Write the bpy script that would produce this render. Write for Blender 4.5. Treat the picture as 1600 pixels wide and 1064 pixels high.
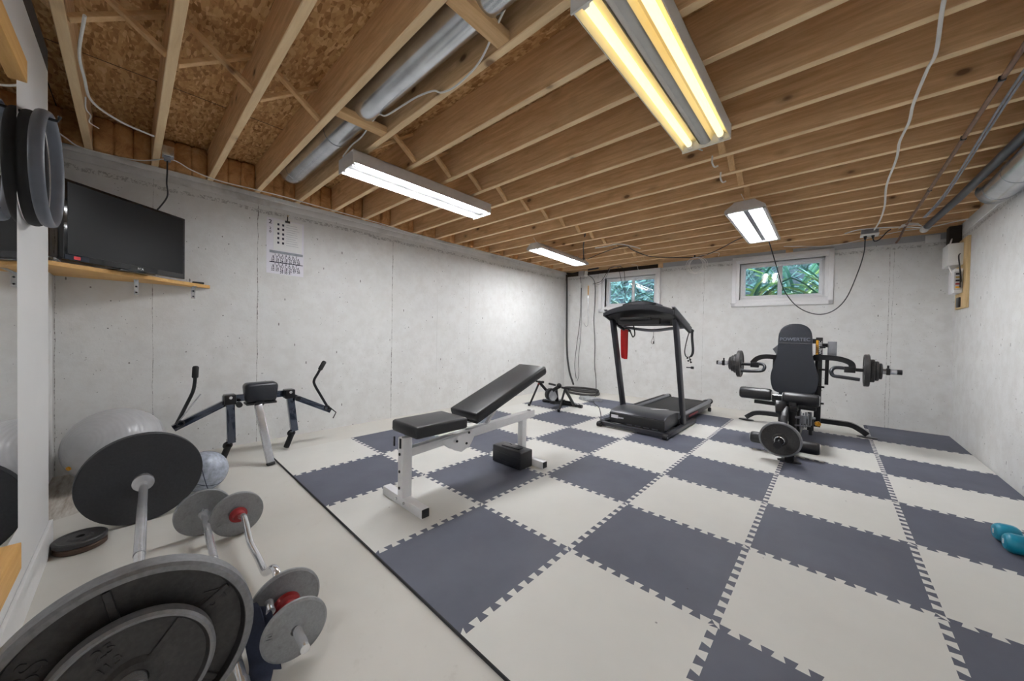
import bpy, bmesh, math, random
from mathutils import Vector, Matrix

random.seed(7)
PI = math.pi
scene = bpy.context.scene
for _o in list(bpy.data.objects):
    bpy.data.objects.remove(_o, do_unlink=True)

# ------------------------------------------------------------------ camera
def make_camera():
    yaw, pit, roll, f = 0.7389, -0.0151, 0.0184, 540.30
    F = Vector((-math.sin(yaw)*math.cos(pit), math.cos(yaw)*math.cos(pit), math.sin(pit)))
    R = Vector((math.cos(yaw), math.sin(yaw), 0)); U = R.cross(F)
    R2 = R*math.cos(roll) + U*math.sin(roll)
    U2 = -R*math.sin(roll) + U*math.cos(roll)
    cam = bpy.data.cameras.new('camera'); ob = bpy.data.objects.new('camera', cam)
    scene.collection.objects.link(ob)
    M = Matrix((R2, U2, -F)).transposed().to_4x4()
    M.translation = Vector((0.8889, -1.3604, 0.9967))
    ob.matrix_world = M
    cam.sensor_width = 36; cam.lens = f/1600*36
    cam.shift_x = -(807.07-800)/1600; cam.shift_y = (531.75-532)/1600
    cam.clip_start = 0.02; cam.clip_end = 200
    scene.camera = ob
make_camera()

# ------------------------------------------------------------------ world, exposure
scene.view_settings.view_transform = 'Standard'
scene.view_settings.look = 'None'
scene.view_settings.gamma = 1
scene.view_settings.use_curve_mapping = False
scene.view_settings.exposure = 0.30
TUBE = 72.0          # radiance of the white fluorescent tubes
WARM = 0.98           # radiance of the aged, yellowed tubes
world = bpy.data.worlds.new('world'); scene.world = world; world.use_nodes = True
wn = world.node_tree.nodes; wl = world.node_tree.links
sky = wn.new('ShaderNodeTexSky'); sky.sky_type = 'NISHITA'; sky.sun_disc = False
sky.sun_elevation = math.radians(50); sky.sun_rotation = math.radians(150)
wn['Background'].inputs['Strength'].default_value = 3.2
wl.new(sky.outputs['Color'], wn['Background'].inputs['Color'])

# ------------------------------------------------------------------ materials
def srgb(r, g, b):
    def c(v):
        v /= 255.0
        return v/12.92 if v <= 0.04045 else ((v+0.055)/1.055)**2.4
    return (c(r), c(g), c(b), 1)

class NT:
    def __init__(s, name):
        s.m = bpy.data.materials.new(name); s.m.use_nodes = True
        s.n = s.m.node_tree.nodes; s.l = s.m.node_tree.links
        s.b = s.n['Principled BSDF']
    def node(s, t, **kw):
        n = s.n.new(t)
        for k, v in kw.items():
            if k in n.inputs: 
                if hasattr(v, 'is_linked') or hasattr(v, 'links'): s.l.new(v, n.inputs[k])
                else: n.inputs[k].default_value = v
            else: setattr(n, k, v)
        return n
    def coord(s, scale=(1,1,1), kind='Object', rot=(0,0,0)):
        c = s.node('ShaderNodeTexCoord'); m = s.node('ShaderNodeMapping')
        s.l.new(c.outputs[kind], m.inputs['Vector']); m.inputs['Scale'].default_value = scale
        m.inputs['Rotation'].default_value = rot
        return m.outputs['Vector']
    def noise(s, vec, scale, detail=3, rough=.5, dist=0):
        n = s.node('ShaderNodeTexNoise'); s.l.new(vec, n.inputs['Vector'])
        n.inputs['Scale'].default_value = scale; n.inputs['Detail'].default_value = detail
        n.inputs['Roughness'].default_value = rough; n.inputs['Distortion'].default_value = dist
        return n.outputs['Fac']
    def vor(s, vec, scale, out='Distance', rnd=1):
        n = s.node('ShaderNodeTexVoronoi'); s.l.new(vec, n.inputs['Vector'])
        n.inputs['Scale'].default_value = scale; n.inputs['Randomness'].default_value = rnd
        return n.outputs[out]
    def ramp(s, fac, stops):
        n = s.node('ShaderNodeValToRGB'); s.l.new(fac, n.inputs['Fac'])
        e = n.color_ramp.elements
        while len(e) < len(stops): e.new(.5)
        for i, (p, c) in enumerate(stops):
            e[i].position = p; e[i].color = c if len(c) == 4 else (*c, 1)
        return n.outputs['Color']
    def mix(s, fac, a, b, mode='MIX'):
        n = s.node('ShaderNodeMix', data_type='RGBA', blend_type=mode)
        for v, i in ((fac, 0), (a, 6), (b, 7)):
            if isinstance(v, (int, float, tuple)): n.inputs[i].default_value = v
            else: s.l.new(v, n.inputs[i])
        return n.outputs[2]
    def math(s, op, a, b=0.0):
        n = s.node('ShaderNodeMath', operation=op)
        for v, i in ((a, 0), (b, 1)):
            if isinstance(v, (int, float)): n.inputs[i].default_value = v
            else: s.l.new(v, n.inputs[i])
        return n.outputs[0]
    def bump(s, h, strength=.3, dist=.01):
        n = s.node('ShaderNodeBump'); s.l.new(h, n.inputs['Height'])
        n.inputs['Strength'].default_value = strength; n.inputs['Distance'].default_value = dist
        s.l.new(n.outputs['Normal'], s.b.inputs['Normal'])
    def set(s, color=None, rough=None, metal=None, spec=None, coat=None, sheen=None):
        for v, k in ((color,'Base Color'),(rough,'Roughness'),(metal,'Metallic'),(spec,'Specular IOR Level'),(coat,'Coat Weight')):
            if v is None: continue
            if isinstance(v, (int, float, tuple)): s.b.inputs[k].default_value = v
            else: s.l.new(v, s.b.inputs[k])
        return s.m

def plain(name, col, rough=.5, metal=0, var=.12, scale=25, bump=.05, spec=None, coat=None, grime=None):
    t = NT(name); v = t.coord()
    n = t.noise(v, scale, 4)
    c2 = tuple(max(0, x*(1-var)) for x in col[:3]) + (1,)
    c1 = tuple(min(1, x*(1+var)) for x in col[:3]) + (1,)
    c = t.ramp(n, [(.3, c2), (.7, c1)])
    if grime:
        g = t.noise(v, scale*.25, 5, .7)
        c = t.mix(t.ramp(g, [(.5, (0,0,0)), (.75, (1,1,1))]), c, grime)
    t.set(c, rough, metal, spec, coat)
    if bump: t.bump(n, bump, .004)
    return t.m

def m_concrete():
    t = NT('painted_concrete'); v = t.coord()
    big = t.noise(v, 1.3, 4, .6); fine = t.noise(v, 60, 5, .7); mid = t.noise(v, 9, 5, .65)
    base = t.mix(t.ramp(big, [(.3,(0,0,0)),(.7,(1,1,1))]), srgb(222,222,221), srgb(228,228,227))
    base = t.mix(t.ramp(mid, [(.35,(1,1,1)),(.6,(0,0,0))]), base, srgb(217,216,214))
    # bug holes
    v2 = t.coord((1,1,.8)); d = t.vor(v2, 16); sel = t.noise(v, 4.5, 4, .75)
    hole = t.math('MULTIPLY', t.math('LESS_THAN', d, .072), t.math('GREATER_THAN', sel, .50))
    d2 = t.vor(v2, 48); sel2 = t.noise(v, 6.5, 4, .7)
    hole2 = t.math('MULTIPLY', t.math('LESS_THAN', d2, .10), t.math('GREATER_THAN', sel2, .55))
    v3 = t.coord((1,1,.35)); d3 = t.vor(v3, 9)
    hole3 = t.math('LESS_THAN', d3, .045)
    tc = t.node('ShaderNodeTexCoord'); sp = t.node('ShaderNodeSeparateXYZ'); t.l.new(tc.outputs['Object'], sp.inputs[0])
    wv = t.math('ADD', sp.outputs['Z'], t.math('MULTIPLY', t.noise(t.coord((1,1,1)), 3.0, 4), .06))
    band = t.math('MULTIPLY', t.math('LESS_THAN', t.math('ABSOLUTE', t.math('SUBTRACT', wv, 2.108)), .016), t.math('GREATER_THAN', t.noise(v, 42, 4, .8), .52))
    hh = t.math('MAXIMUM', t.math('MAXIMUM', hole, hole2), t.math('MAXIMUM', hole3, t.math('MULTIPLY', band, .55)))
    col = t.mix(t.math('MULTIPLY', hh, .8), base, srgb(92,90,86))
    t.set(col, .85, 0, .25)
    hgt = t.math('SUBTRACT', t.math('ADD', t.math('MULTIPLY', fine, .35), t.math('MULTIPLY', mid, .5)), t.math('MULTIPLY', hh, 1.2))
    t.bump(hgt, .55, .006)
    return t.m

def m_floor():
    t = NT('painted_floor'); v = t.coord()
    a = t.noise(v, 1.1, 5, .65); b = t.noise(v, 16, 5, .7)
    c = t.mix(t.ramp(a, [(.35,(0,0,0)),(.7,(1,1,1))]), srgb(206,203,196), srgb(214,212,206))
    c = t.mix(t.ramp(b, [(.62,(0,0,0)),(.8,(.5,.5,.5))]), c, srgb(184,179,170))
    # worn, stained strip beside the left wall and in the corner
    tc = t.node('ShaderNodeTexCoord'); sx = t.node('ShaderNodeSeparateXYZ'); t.l.new(tc.outputs['Object'], sx.inputs[0])
    nx = t.math('ADD', sx.outputs['X'], t.math('MULTIPLY', t.noise(v, 5, 4), .35))
    ny = t.math('ADD', sx.outputs['Y'], t.math('MULTIPLY', t.noise(v, 3, 4), .5))
    k = t.math('MULTIPLY', t.math('LESS_THAN', nx, -1.95), t.math('LESS_THAN', ny, -1.18))
    st = t.noise(t.coord((1.2,9,1)), 3, 6, .7)
    k2 = t.math('MULTIPLY', k, t.math('MULTIPLY', t.math('SUBTRACT', st, .33), 2.6))
    k2 = t.math('MINIMUM', t.math('MAXIMUM', k2, 0.0), .85)
    c = t.mix(k2, c, srgb(134,116,98))
    t.set(c, .62, 0, .35); t.bump(b, .15, .004)
    return t.m

def m_wood(name, c1, c2, knot, axis='x', rough=.75):
    t = NT(name); sc = {'x': (.6,7,7), 'y': (7,.6,7), 'z': (7,7,.6)}[axis]
    v = t.coord(sc); g = t.noise(v, 5, 6, .65, .6); g2 = t.noise(t.coord(tuple(s*3 for s in sc)), 6, 4, .6)
    c = t.ramp(g, [(.3, c2), (.68, c1)])
    c = t.mix(t.math('MULTIPLY', t.ramp(g2, [(.5,(0,0,0)),(.75,(1,1,1))]), .5), c, c2)
    kv = t.coord({'x': (1.0,1.0,1.7), 'y': (1.0,1.0,1.7), 'z': (1.7,1.7,1.0)}[axis]); d = t.vor(kv, 3.1)
    rings = t.math('SINE', t.math('MULTIPLY', d, 190))
    kk = t.ramp(d, [(.055,(.8,.8,.8)),(.10,(0,0,0))])
    halo = t.ramp(d, [(.09,(.4,.4,.4)),(.20,(0,0,0))])
    c = t.mix(halo, c, tuple(.5*(a+b) for a, b in zip(c2, knot))); c = t.mix(kk, c, knot)
    t.set(c, rough, 0, .25); t.bump(t.math('ADD', g, t.math('MULTIPLY', rings, .02)), .18, .004)
    return t.m

def m_osb():
    t = NT('strand_board')
    cols = None
    v1 = t.coord((18,84,18), rot=(0,0,.45)); v2 = t.coord((26,70,18), rot=(0,0,-.5)); 
    n1 = t.vor(v1, 1.0, 'Color'); n2 = t.vor(v2, 1.0, 'Color')
    w = t.noise(t.coord(), 14, 3)
    m = t.mix(t.ramp(w, [(.46,(0,0,0)),(.54,(1,1,1))]), n1, n2)
    bw = t.node('ShaderNodeRGBToBW'); t.l.new(m, bw.inputs[0])
    c = t.ramp(bw.outputs[0], [(.1, srgb(158,114,70)), (.4, srgb(194,148,98)), (.65, srgb(212,170,118)), (.9, srgb(230,194,144))])
    t.set(c, .8, 0, .2); t.bump(bw.outputs[0], .4, .004)
    return t.m

def m_insul():
    t = NT('insulation'); v = t.coord(); n = t.noise(v, 9, 6, .7, .8)
    t.set(t.ramp(n, [(.3, srgb(176,124,78)), (.55, srgb(214,164,112)), (.8, srgb(232,194,146))]), .95, 0, .05)
    t.bump(n, .9, .02); return t.m

def m_foam(name, c1, c2, scuff):
    t = NT(name); v = t.coord(); a = t.noise(v, 2.2, 5, .6); b = t.noise(t.coord((1,1,1)), 22, 6, .75)
    c = t.mix(t.ramp(a, [(.3,(0,0,0)),(.7,(1,1,1))]), c1, c2)
    c = t.mix(t.ramp(b, [(.66,(0,0,0)),(.8,(.6,.6,.6))]), c, scuff)
    d = t.vor(v, 7); c = t.mix(t.math('MULTIPLY', t.math('LESS_THAN', d, .028), .6), c, srgb(60,60,64))
    w = t.node('ShaderNodeTexChecker'); t.l.new(v, w.inputs['Vector']); w.inputs['Scale'].default_value = 260
    t.set(c, .62, 0, .35)
    t.bump(t.math('ADD', t.math('MULTIPLY', w.outputs['Fac'], .25), b), .12, .003)
    return t.m

def m_emit(name, col, s):
    t = NT(name); t.set((.8,.8,.8,1), .4)
    t.b.inputs['Emission Color'].default_value = col; t.b.inputs['Emission Strength'].default_value = s
    return t.m

def m_glass():
    t = NT('window_glass'); t.set((1,1,1,1), 0.0); t.b.inputs['Transmission Weight'].default_value = 1
    t.b.inputs['IOR'].default_value = 1.45; return t.m

M = dict(
    concrete=m_concrete(), floor=m_floor(), osb=m_osb(), insul=m_insul(),
    joist=m_wood('joist_wood', srgb(240,205,160), srgb(204,163,118), srgb(92,62,44)),
    joistlit=m_wood('bounce_lit_joist_wood', srgb(250,224,182), srgb(234,202,156), srgb(120,84,58)),  # joist wood made paler, painting floor bounce light into its colour
    brace=m_wood('brace_wood', srgb(232,196,148), srgb(206,164,116), srgb(92,58,36), 'y'),
    shelfwood=m_wood('shelf_wood', srgb(226,184,120), srgb(206,156,92), srgb(150,100,50), 'y', .5),
    railwood=m_wood('rail_wood', srgb(224,180,112), srgb(204,152,84), srgb(150,100,50), 'x', .55),
    ply=m_wood('plywood', srgb(222,196,150), srgb(198,168,120), srgb(150,110,70), 'z', .7),
    sillg=plain('grey_sill_paint', srgb(176,178,182), .7, var=.06, scale=6),
    sill=plain('sill_paint', srgb(228,228,228), .7, var=.06, scale=6, grime=srgb(160,158,152)),
    trimwhite=plain('white_vinyl', srgb(236,236,238), .35, var=.01, bump=0),
    drywall=plain('drywall_paint', srgb(226,226,226), .6, var=.015, scale=4, bump=.03),
    base=plain('baseboard_paint', srgb(230,230,230), .45, var=.02, bump=0),
    light=m_foam('light_foam', srgb(212,211,206), srgb(220,219,214), srgb(194,192,187)),
    dark=m_foam('dark_foam', srgb(78,81,94), srgb(92,95,108), srgb(112,115,126)),
    foamedge=plain('foam_edge', srgb(40,40,44), .8),
    blackv=plain('black_vinyl', srgb(20,21,26), .4, var=.15, scale=60, bump=.06, spec=.6),
    navyv=plain('dark_vinyl', srgb(28,32,41), .36, var=.12, scale=60, bump=.06, spec=.6),
    blackp=plain('black_plastic', srgb(30,30,33), .45, var=.1, bump=.03),
    blackm=plain('black_metal', srgb(28,28,31), .3, .3, var=.1, bump=.02, spec=.6),
    gloss=plain('gloss_black_metal', srgb(74,82,98), .12, .85, var=.08, bump=0, spec=.8, coat=.5),
    rubber=plain('black_rubber', srgb(26,26,28), .7, var=.15, bump=.05),
    ringgrey=plain('ring_grey', srgb(98,103,113), .45, var=.06, bump=0),
    emboss=plain('embossed_vinyl', srgb(104,109,120), .4, bump=0),
    greym=plain('grey_metal', srgb(140,142,148), .35, .5, var=.08, bump=.02),
    tmgrey=plain('treadmill_grey', srgb(52,53,59), .35, .2, var=.06, bump=.01),
    iron=plain('cast_iron', srgb(58,57,58), .45, .3, var=.2, scale=90, bump=.12, grime=srgb(72,70,69)),
    ironl=plain('light_iron', srgb(150,152,155), .45, .4, var=.10, scale=220, bump=.12, grime=srgb(128,129,131)),
    ironrim=plain('worn_rim_iron', srgb(168,170,174), .4, .6, var=.12, scale=80, bump=.05),
    ironmid=plain('worn_rim', srgb(128,129,133), .42, .4, var=.15, scale=70, bump=.06, grime=srgb(132,133,136)),
    ironface=plain('dark_plate_back', srgb(52,53,57), .6, .2, var=.12, scale=120, bump=.05),
    rust=plain('rusty_iron', srgb(84,66,54), .7, .3, var=.3, scale=30, bump=.15, grime=srgb(58,54,52)),
    chrome=plain('chrome', srgb(238,240,244), .14, .8, var=.06, scale=30, bump=0),
    silver=plain('brushed_silver', srgb(216,218,224), .24, .7, var=.08, scale=40, bump=.03),
    galv=plain('galvanized', srgb(206,210,214), .24, .9, var=.14, scale=9, bump=.05, grime=srgb(205,210,216)),
    galvl=plain('fixture_steel', srgb(222,223,226), .4, .5, var=.04, bump=0),
    fixwhite=plain('fixture_white', srgb(232,232,230), .4, var=.02, bump=0),
    reflwarm=plain('aged_reflector', srgb(255,240,196), .45, var=.03, scale=5, bump=0, grime=srgb(246,222,160)),
    fixgrey=plain('fixture_grey', srgb(190,190,190), .5, var=.04, bump=0),
    ballgrey=plain('ball_vinyl', srgb(186,187,190), .28, var=.05, scale=18, bump=.03),
    medgrey=plain('medicine_ball_leather', srgb(168,176,190), .4, .1, var=.25, scale=45, bump=.12),
    red=plain('red_rubber', srgb(214,20,24), .4, var=.1, bump=.02),
    redpl=plain('red_plastic', srgb(150,40,44), .35, var=.1, bump=.02),
    teal=plain('teal_vinyl', srgb(10,132,160), .38, var=.12, scale=40, bump=.05),
    navy=plain('navy_webbing', srgb(54,61,82), .8, var=.12, scale=180, bump=.2),
    copper=plain('old_copper', srgb(136,108,92), .45, .7, var=.2, scale=20),
    abs_=plain('dark_pipe_plastic', srgb(68,70,76), .4, var=.1),
    greycable=plain('grey_cable', srgb(150,154,164), .5),
    whitecable=plain('white_cable', srgb(240,239,236), .5, var=.04, bump=0),
    greyhose=plain('dark_hose', srgb(52,50,50), .6, var=.2, scale=200, bump=.3),
    paper=plain('paper', srgb(232,230,238), .8, var=.015, bump=0),
    ink=plain('ink', srgb(48,46,66), .8, bump=0),
    screen=plain('screen_black', srgb(26,27,29), .3, var=.03, bump=0, spec=.18),
    bezel=plain('gloss_bezel', srgb(12,14,20), .1, var=.05, bump=0, spec=.7),
    yellow=plain('yellow_plastic', srgb(236,170,36), .4, bump=0),
    white=plain('white_print', srgb(235,235,235), .5, bump=0, var=.01),
    whitem=plain('white_powdercoat', srgb(238,238,240), .3, var=.02, bump=0, spec=.5),
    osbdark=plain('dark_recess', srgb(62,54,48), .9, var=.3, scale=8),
    bag=plain('grey_plastic_film', srgb(150,152,156), .35, var=.3, scale=30, bump=.5),
    cardboard=plain('brown_board', srgb(120,96,72), .9),
    brass=plain('brass', srgb(180,150,90), .35, .8),
    leaf=plain('leaf_green', srgb(142,170,100), .45, var=.35, scale=6, bump=0),
    leafp=plain('leaf_pale', srgb(206,220,186), .45, var=.2, scale=6, bump=0),
    leafd=plain('leaf_dark', srgb(52,96,74), .5, var=.3, scale=6, bump=0),
    soil=plain('soil', srgb(86,76,62), .95, var=.3, scale=6),
    hedge=plain('hedge_dark', srgb(56,88,80), .7, var=.4, scale=3, bump=0),
    fencedark=plain('dark_fence', srgb(52,70,74), .8, var=.2),
    siding=plain('siding', srgb(196,200,196), .6),
    glass=m_glass(),
    mirror=NT('mirror_silver').set((.93,.94,.94,1), .015, 1.0),
    tube=m_emit('lit_tube', (.965,.98,1.01,1), TUBE),
    tubewarm=m_emit('lit_warm_tube', (1,.83,.48,1), WARM),
)

# ------------------------------------------------------------------ mesh helpers
C = scene.collection
WLOC = {}
def V(*a): return Vector(a[0]) if len(a) == 1 else Vector(a)
def frame(d, up=(0,0,1)):
    d = V(d).normalized(); up = V(up)
    if abs(d.dot(up)) > .98: up = Vector((0,1,0)) if abs(d.y) < .9 else Vector((1,0,0))
    s = d.cross(up).normalized(); u = s.cross(d).normalized()
    return d, s, u
def catmull(pts, n=6):
    P = [V(p) for p in pts]; P = [P[0]*2-P[1]] + P + [P[-1]*2-P[-2]]; out = []
    for i in range(1, len(P)-2):
        for k in range(n):
            t = k/n; a, b, c, d = P[i-1:i+3]
            out.append(.5*((2*b)+(-a+c)*t+(2*a-5*b+4*c-d)*t*t+(-a+3*b-3*c+d)*t**3))
    out.append(P[-2]); return out

class G:
    def __init__(s): s.bm = bmesh.new(); s.mi = 0
    def _faces(s, fs):
        for f in fs: f.material_index = s.mi
    def hull_box(s, cs, bev=0, seg=2):
        vs = [s.bm.verts.new(c) for c in cs]
        idx = [(0,3,2,1),(4,5,6,7),(0,1,5,4),(1,2,6,5),(2,3,7,6),(3,0,4,7)]
        fs = [s.bm.faces.new([vs[i] for i in f]) for f in idx]
        s._faces(fs)
        if bev > 0:
            es = list({e for f in fs for e in f.edges})
            r = bmesh.ops.bevel(s.bm, geom=es, offset=bev, segments=seg, affect='EDGES', profile=.5)
            s._faces(r['faces'])
        return s
    def box(s, lo, hi, bev=0, seg=2, M=None):
        x0,y0,z0 = lo; x1,y1,z1 = hi
        cs = [V(x0,y0,z0),V(x1,y0,z0),V(x1,y1,z0),V(x0,y1,z0),V(x0,y0,z1),V(x1,y0,z1),V(x1,y1,z1),V(x0,y1,z1)]
        if M: cs = [M @ c for c in cs]
        return s.hull_box(cs, bev, seg)
    def bar(s, a, b, w, h, up=(0,0,1), bev=0, seg=2):
        a, b = V(a), V(b); d, sd, u = frame(b-a, up); w /= 2; h /= 2
        cs = []
        for p in (a, b):
            cs += [p-sd*w-u*h, p+sd*w-u*h, p+sd*w+u*h, p-sd*w+u*h]
        return s.hull_box(cs, bev, seg)
    def tube(s, pts, r, n=10, cap=True, closed=False, sq=None):
        pts = [V(p) for p in pts]; m = len(pts); rings = []
        rr = r if isinstance(r, (list, tuple)) else [r]*m
        prev = None
        for i, p in enumerate(pts):
            if closed: d = pts[(i+1) % m]-pts[i-1]
            else: d = pts[min(i+1, m-1)]-pts[max(i-1, 0)]
            if d.length < 1e-9: d = Vector((0,0,1))
            d.normalize()
            if prev is None: _, sd, u = frame(d)
            else:
                sd = (prev - d*prev.dot(d))
                if sd.length < 1e-6: _, sd, u = frame(d)
                sd.normalize(); u = sd.cross(d)
            prev = sd
            if sq: ring = [s.bm.verts.new(p + sd*a*sq[0]*.5 + u*b*sq[1]*.5) for a, b in ((-1,-1),(1,-1),(1,1),(-1,1))]
            else: ring = [s.bm.verts.new(p + (sd*math.cos(2*PI*k/n)+u*math.sin(2*PI*k/n))*rr[i]) for k in range(n)]
            rings.append(ring)
        nn = len(rings[0]); fs = []
        for i in range(m if closed else m-1):
            A, B = rings[i], rings[(i+1) % m]
            for k in range(nn):
                fs.append(s.bm.faces.new([A[k], A[(k+1) % nn], B[(k+1) % nn], B[k]]))
        if cap and not closed:
            fs.append(s.bm.faces.new(rings[0][::-1])); fs.append(s.bm.faces.new(rings[-1]))
        s._faces(fs); return s
    def lathe(s, prof, o, axis=(1,0,0), n=40, arc=1.0):
        o = V(o); d, sd, u = frame(axis); rings = []
        for a, r in prof:
            if r < 1e-6: rings.append([s.bm.verts.new(o+d*a)])
            else: rings.append([s.bm.verts.new(o+d*a+(sd*math.cos(2*PI*k/n)+u*math.sin(2*PI*k/n))*r) for k in range(n)])
        fs = []
        for A, B in zip(rings, rings[1:]):
            for k in range(n):
                a0, a1 = A[k % len(A)], A[(k+1) % len(A)]; b0, b1 = B[k % len(B)], B[(k+1) % len(B)]
                q = []
                for v in (a0, a1, b1, b0):
                    if v not in q: q.append(v)
                if len(q) > 2: fs.append(s.bm.faces.new(q))
        s._faces(fs); return s
    def prism(s, pts, o, ax, ay, h, bev=0, seg=2):
        # pts 2-D polygon, o origin, ax ay its axes, extruded by vector h
        o, ax, ay, h = V(o), V(ax), V(ay), V(h)
        A = [s.bm.verts.new(o+ax*x+ay*y) for x, y in pts]; B = [s.bm.verts.new(o+ax*x+ay*y+h) for x, y in pts]
        n = len(A); fa = s.bm.faces.new(A[::-1]); fb = s.bm.faces.new(B)
        fs = [fa, fb] + [s.bm.faces.new([A[i], A[(i+1) % n], B[(i+1) % n], B[i]]) for i in range(n)]
        s._faces(fs)
        if bev:
            es = list(set(fb.edges) | set(fa.edges))
            r = bmesh.ops.bevel(s.bm, geom=es, offset=bev, segments=seg, affect='EDGES', profile=.5)
            s._faces(r['faces'])
        return s
    def sphere(s, c, r, n=32, sc=(1,1,1)):
        r0 = bmesh.ops.create_uvsphere(s.bm, u_segments=n, v_segments=n//2, radius=1)
        for v in r0['verts']: v.co = V(c) + Vector((v.co.x*r*sc[0], v.co.y*r*sc[1], v.co.z*r*sc[2]))
        return s
    def torus(s, c, axis, R, r, n=64, m=14, flat=1.0):
        d, sd, u = frame(axis); c = V(c); rings = []
        for i in range(n):
            a = 2*PI*i/n; e = sd*math.cos(a)+u*math.sin(a)
            rings.append([s.bm.verts.new(c+e*(R+r*math.cos(2*PI*k/m))+d*(r*flat*math.sin(2*PI*k/m))) for k in range(m)])
        fs = []
        for i in range(n):
            A, B = rings[i], rings[(i+1) % n]
            for k in range(m): fs.append(s.bm.faces.new([A[k], A[(k+1) % m], B[(k+1) % m], B[k]]))
        s._faces(fs); return s

def link(name, me, mats, parent=None, origin=None):
    """origin: world point subtracted from the vertices"""
    o = bpy.data.objects.new(name, me); C.objects.link(o)
    for m in (mats if isinstance(mats, (list, tuple)) else [mats]): me.materials.append(M[m])
    if parent is None:
        if origin is None:
            xs = [v.co for v in me.vertices]
            lo = Vector([min(c[i] for c in xs) for i in range(3)]); hi = Vector([max(c[i] for c in xs) for i in range(3)])
            origin = Vector(((lo.x+hi.x)/2, (lo.y+hi.y)/2, lo.z))
        me.transform(Matrix.Translation(-V(origin))); o.location = origin; WLOC[o.name] = V(origin)
    else:
        me.transform(Matrix.Translation(-WLOC[parent.name])); o.parent = parent; WLOC[o.name] = WLOC[parent.name]
    return o
def obj(name, g, mats, parent=None, origin=None, ang=35):
    bmesh.ops.recalc_face_normals(g.bm, faces=g.bm.faces)
    me = bpy.data.meshes.new(name); g.bm.to_mesh(me); g.bm.free()
    me.shade_smooth() if hasattr(me, 'shade_smooth') else None
    try: me.set_sharp_from_angle(angle=math.radians(ang))
    except Exception: pass
    return link(name, me, mats, parent, origin)
def tag(o, label, cat, group=None, kind=None):
    o['label'] = label; o['category'] = cat
    if group: o['group'] = group
    if kind: o['kind'] = kind
    return o
def thing(name, label, cat, loc, group=None):
    o = bpy.data.objects.new(name, None); C.objects.link(o); o.location = loc; o.empty_display_size = .05
    WLOC[o.name] = V(loc); return tag(o, label, cat, group)
def struct(name, g, mats, parent=None, ang=35):
    o = obj(name, g, mats, parent, origin=(0,0,0) if parent is None else None, ang=ang)
    if parent is None: o['kind'] = 'structure'
    return o
def text(name, s, size, mat, o, right, up, parent, depth=.0015, align='CENTER', spacing=1.0):
    cu = bpy.data.curves.new(name, 'FONT'); cu.body = s; cu.size = size; cu.extrude = depth; cu.align_x = align; cu.align_y = 'CENTER'
    cu.space_line = spacing; cu.offset = size*.015
    t = bpy.data.objects.new('tmp', cu); C.objects.link(t)
    dg = bpy.context.evaluated_depsgraph_get(); me = bpy.data.meshes.new_from_object(t.evaluated_get(dg))
    bpy.data.objects.remove(t, do_unlink=True); bpy.data.curves.remove(cu)
    r = V(right).normalized(); u = V(up); u = (u-r*u.dot(r)).normalized(); n = r.cross(u)
    T = Matrix((r, u, n)).transposed().to_4x4(); T.translation = V(o)
    me.transform(T); me.name = name
    return link(name, me, mat, parent)
def copy_tree(o, loc, rz=None):
    r = o.copy(); C.objects.link(r); r.location = loc; WLOC[r.name] = V(loc)
    if rz is not None: r.rotation_euler = (0,0,rz)
    for ch in list(o.children):
        c = ch.copy(); C.objects.link(c); c.parent = r
        for g in ch.children:
            d = g.copy(); C.objects.link(d); d.parent = c
    return r

# ================================================================== the room
FZ = -0.012                      # painted slab; the foam mats' top is z = 0
H = 2.224                        # underside of the joists
XL, XR = -2.94, 1.856
def yb(x): return 4.4388 + 0.0738*x
def jy(k, x): return -1.269 + .3155*k + .0115*(x+2.7)

floor = struct('floor', G().box((-3.2,-4.1,FZ-.15), (2.1,5.0,FZ)), 'floor')
wl_ = struct('wall_left', G().box((XL-.2,-4.1,FZ-.15), (XL,5.0,2.186)), 'concrete')
wr_ = struct('wall_right', G().box((XR,-4.1,FZ-.15), (XR+.2,5.0,2.186)), 'concrete')
OPEN = [(-2.13,-1.26,1.53,2.035), (-.10,.805,1.555,2.065)]
g = G()
def wbox(g, x0, x1, z0, z1, a=0.0, b=.22, bev=0):
    return g.hull_box([V(x0,yb(x0)+a,z0),V(x1,yb(x1)+a,z0),V(x1,yb(x1)+b,z0),V(x0,yb(x0)+b,z0),
                       V(x0,yb(x0)+a,z1),V(x1,yb(x1)+a,z1),V(x1,yb(x1)+b,z1),V(x0,yb(x0)+b,z1)], bev)
xs = [-3.2, OPEN[0][0], OPEN[0][1], OPEN[1][0], OPEN[1][1], 2.1]
wbox(g, xs[0], xs[1], FZ-.15, 2.13); wbox(g, xs[2], xs[3], FZ-.15, 2.13); wbox(g, xs[4], xs[5], FZ-.15, 2.13)
for o in OPEN:
    wbox(g, o[0], o[1], FZ-.15, o[2]); wbox(g, o[0], o[1], o[3], 2.13)
wb_ = struct('wall_back', g, 'concrete')
# rest of the cellar behind the camera
g = G(); g.box((XL-.2,-1.95,FZ-.15), (-1.62,-1.74,H)); wf = struct('wall_front', g, 'concrete')
g = G(); g.box((-1.725,-1.80,FZ), (.22,-1.63,2.135), .004)
part = struct('wall_partition', g, 'drywall')
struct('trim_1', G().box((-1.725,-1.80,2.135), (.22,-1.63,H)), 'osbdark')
g = G(); g.box((.10,-4.1,FZ-.15), (.22,-1.80,H)); struct('wall_side', g, 'drywall')
g = G(); g.box((-.1,-4.3,FZ-.15), (2.1,-4.1,2.5)); struct('wall_rear', g, 'concrete')
g = G(); g.box((-1.73,-1.63,FZ), (.22,-1.618,.115), .003); struct('baseboard_front', g, 'base')

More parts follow.
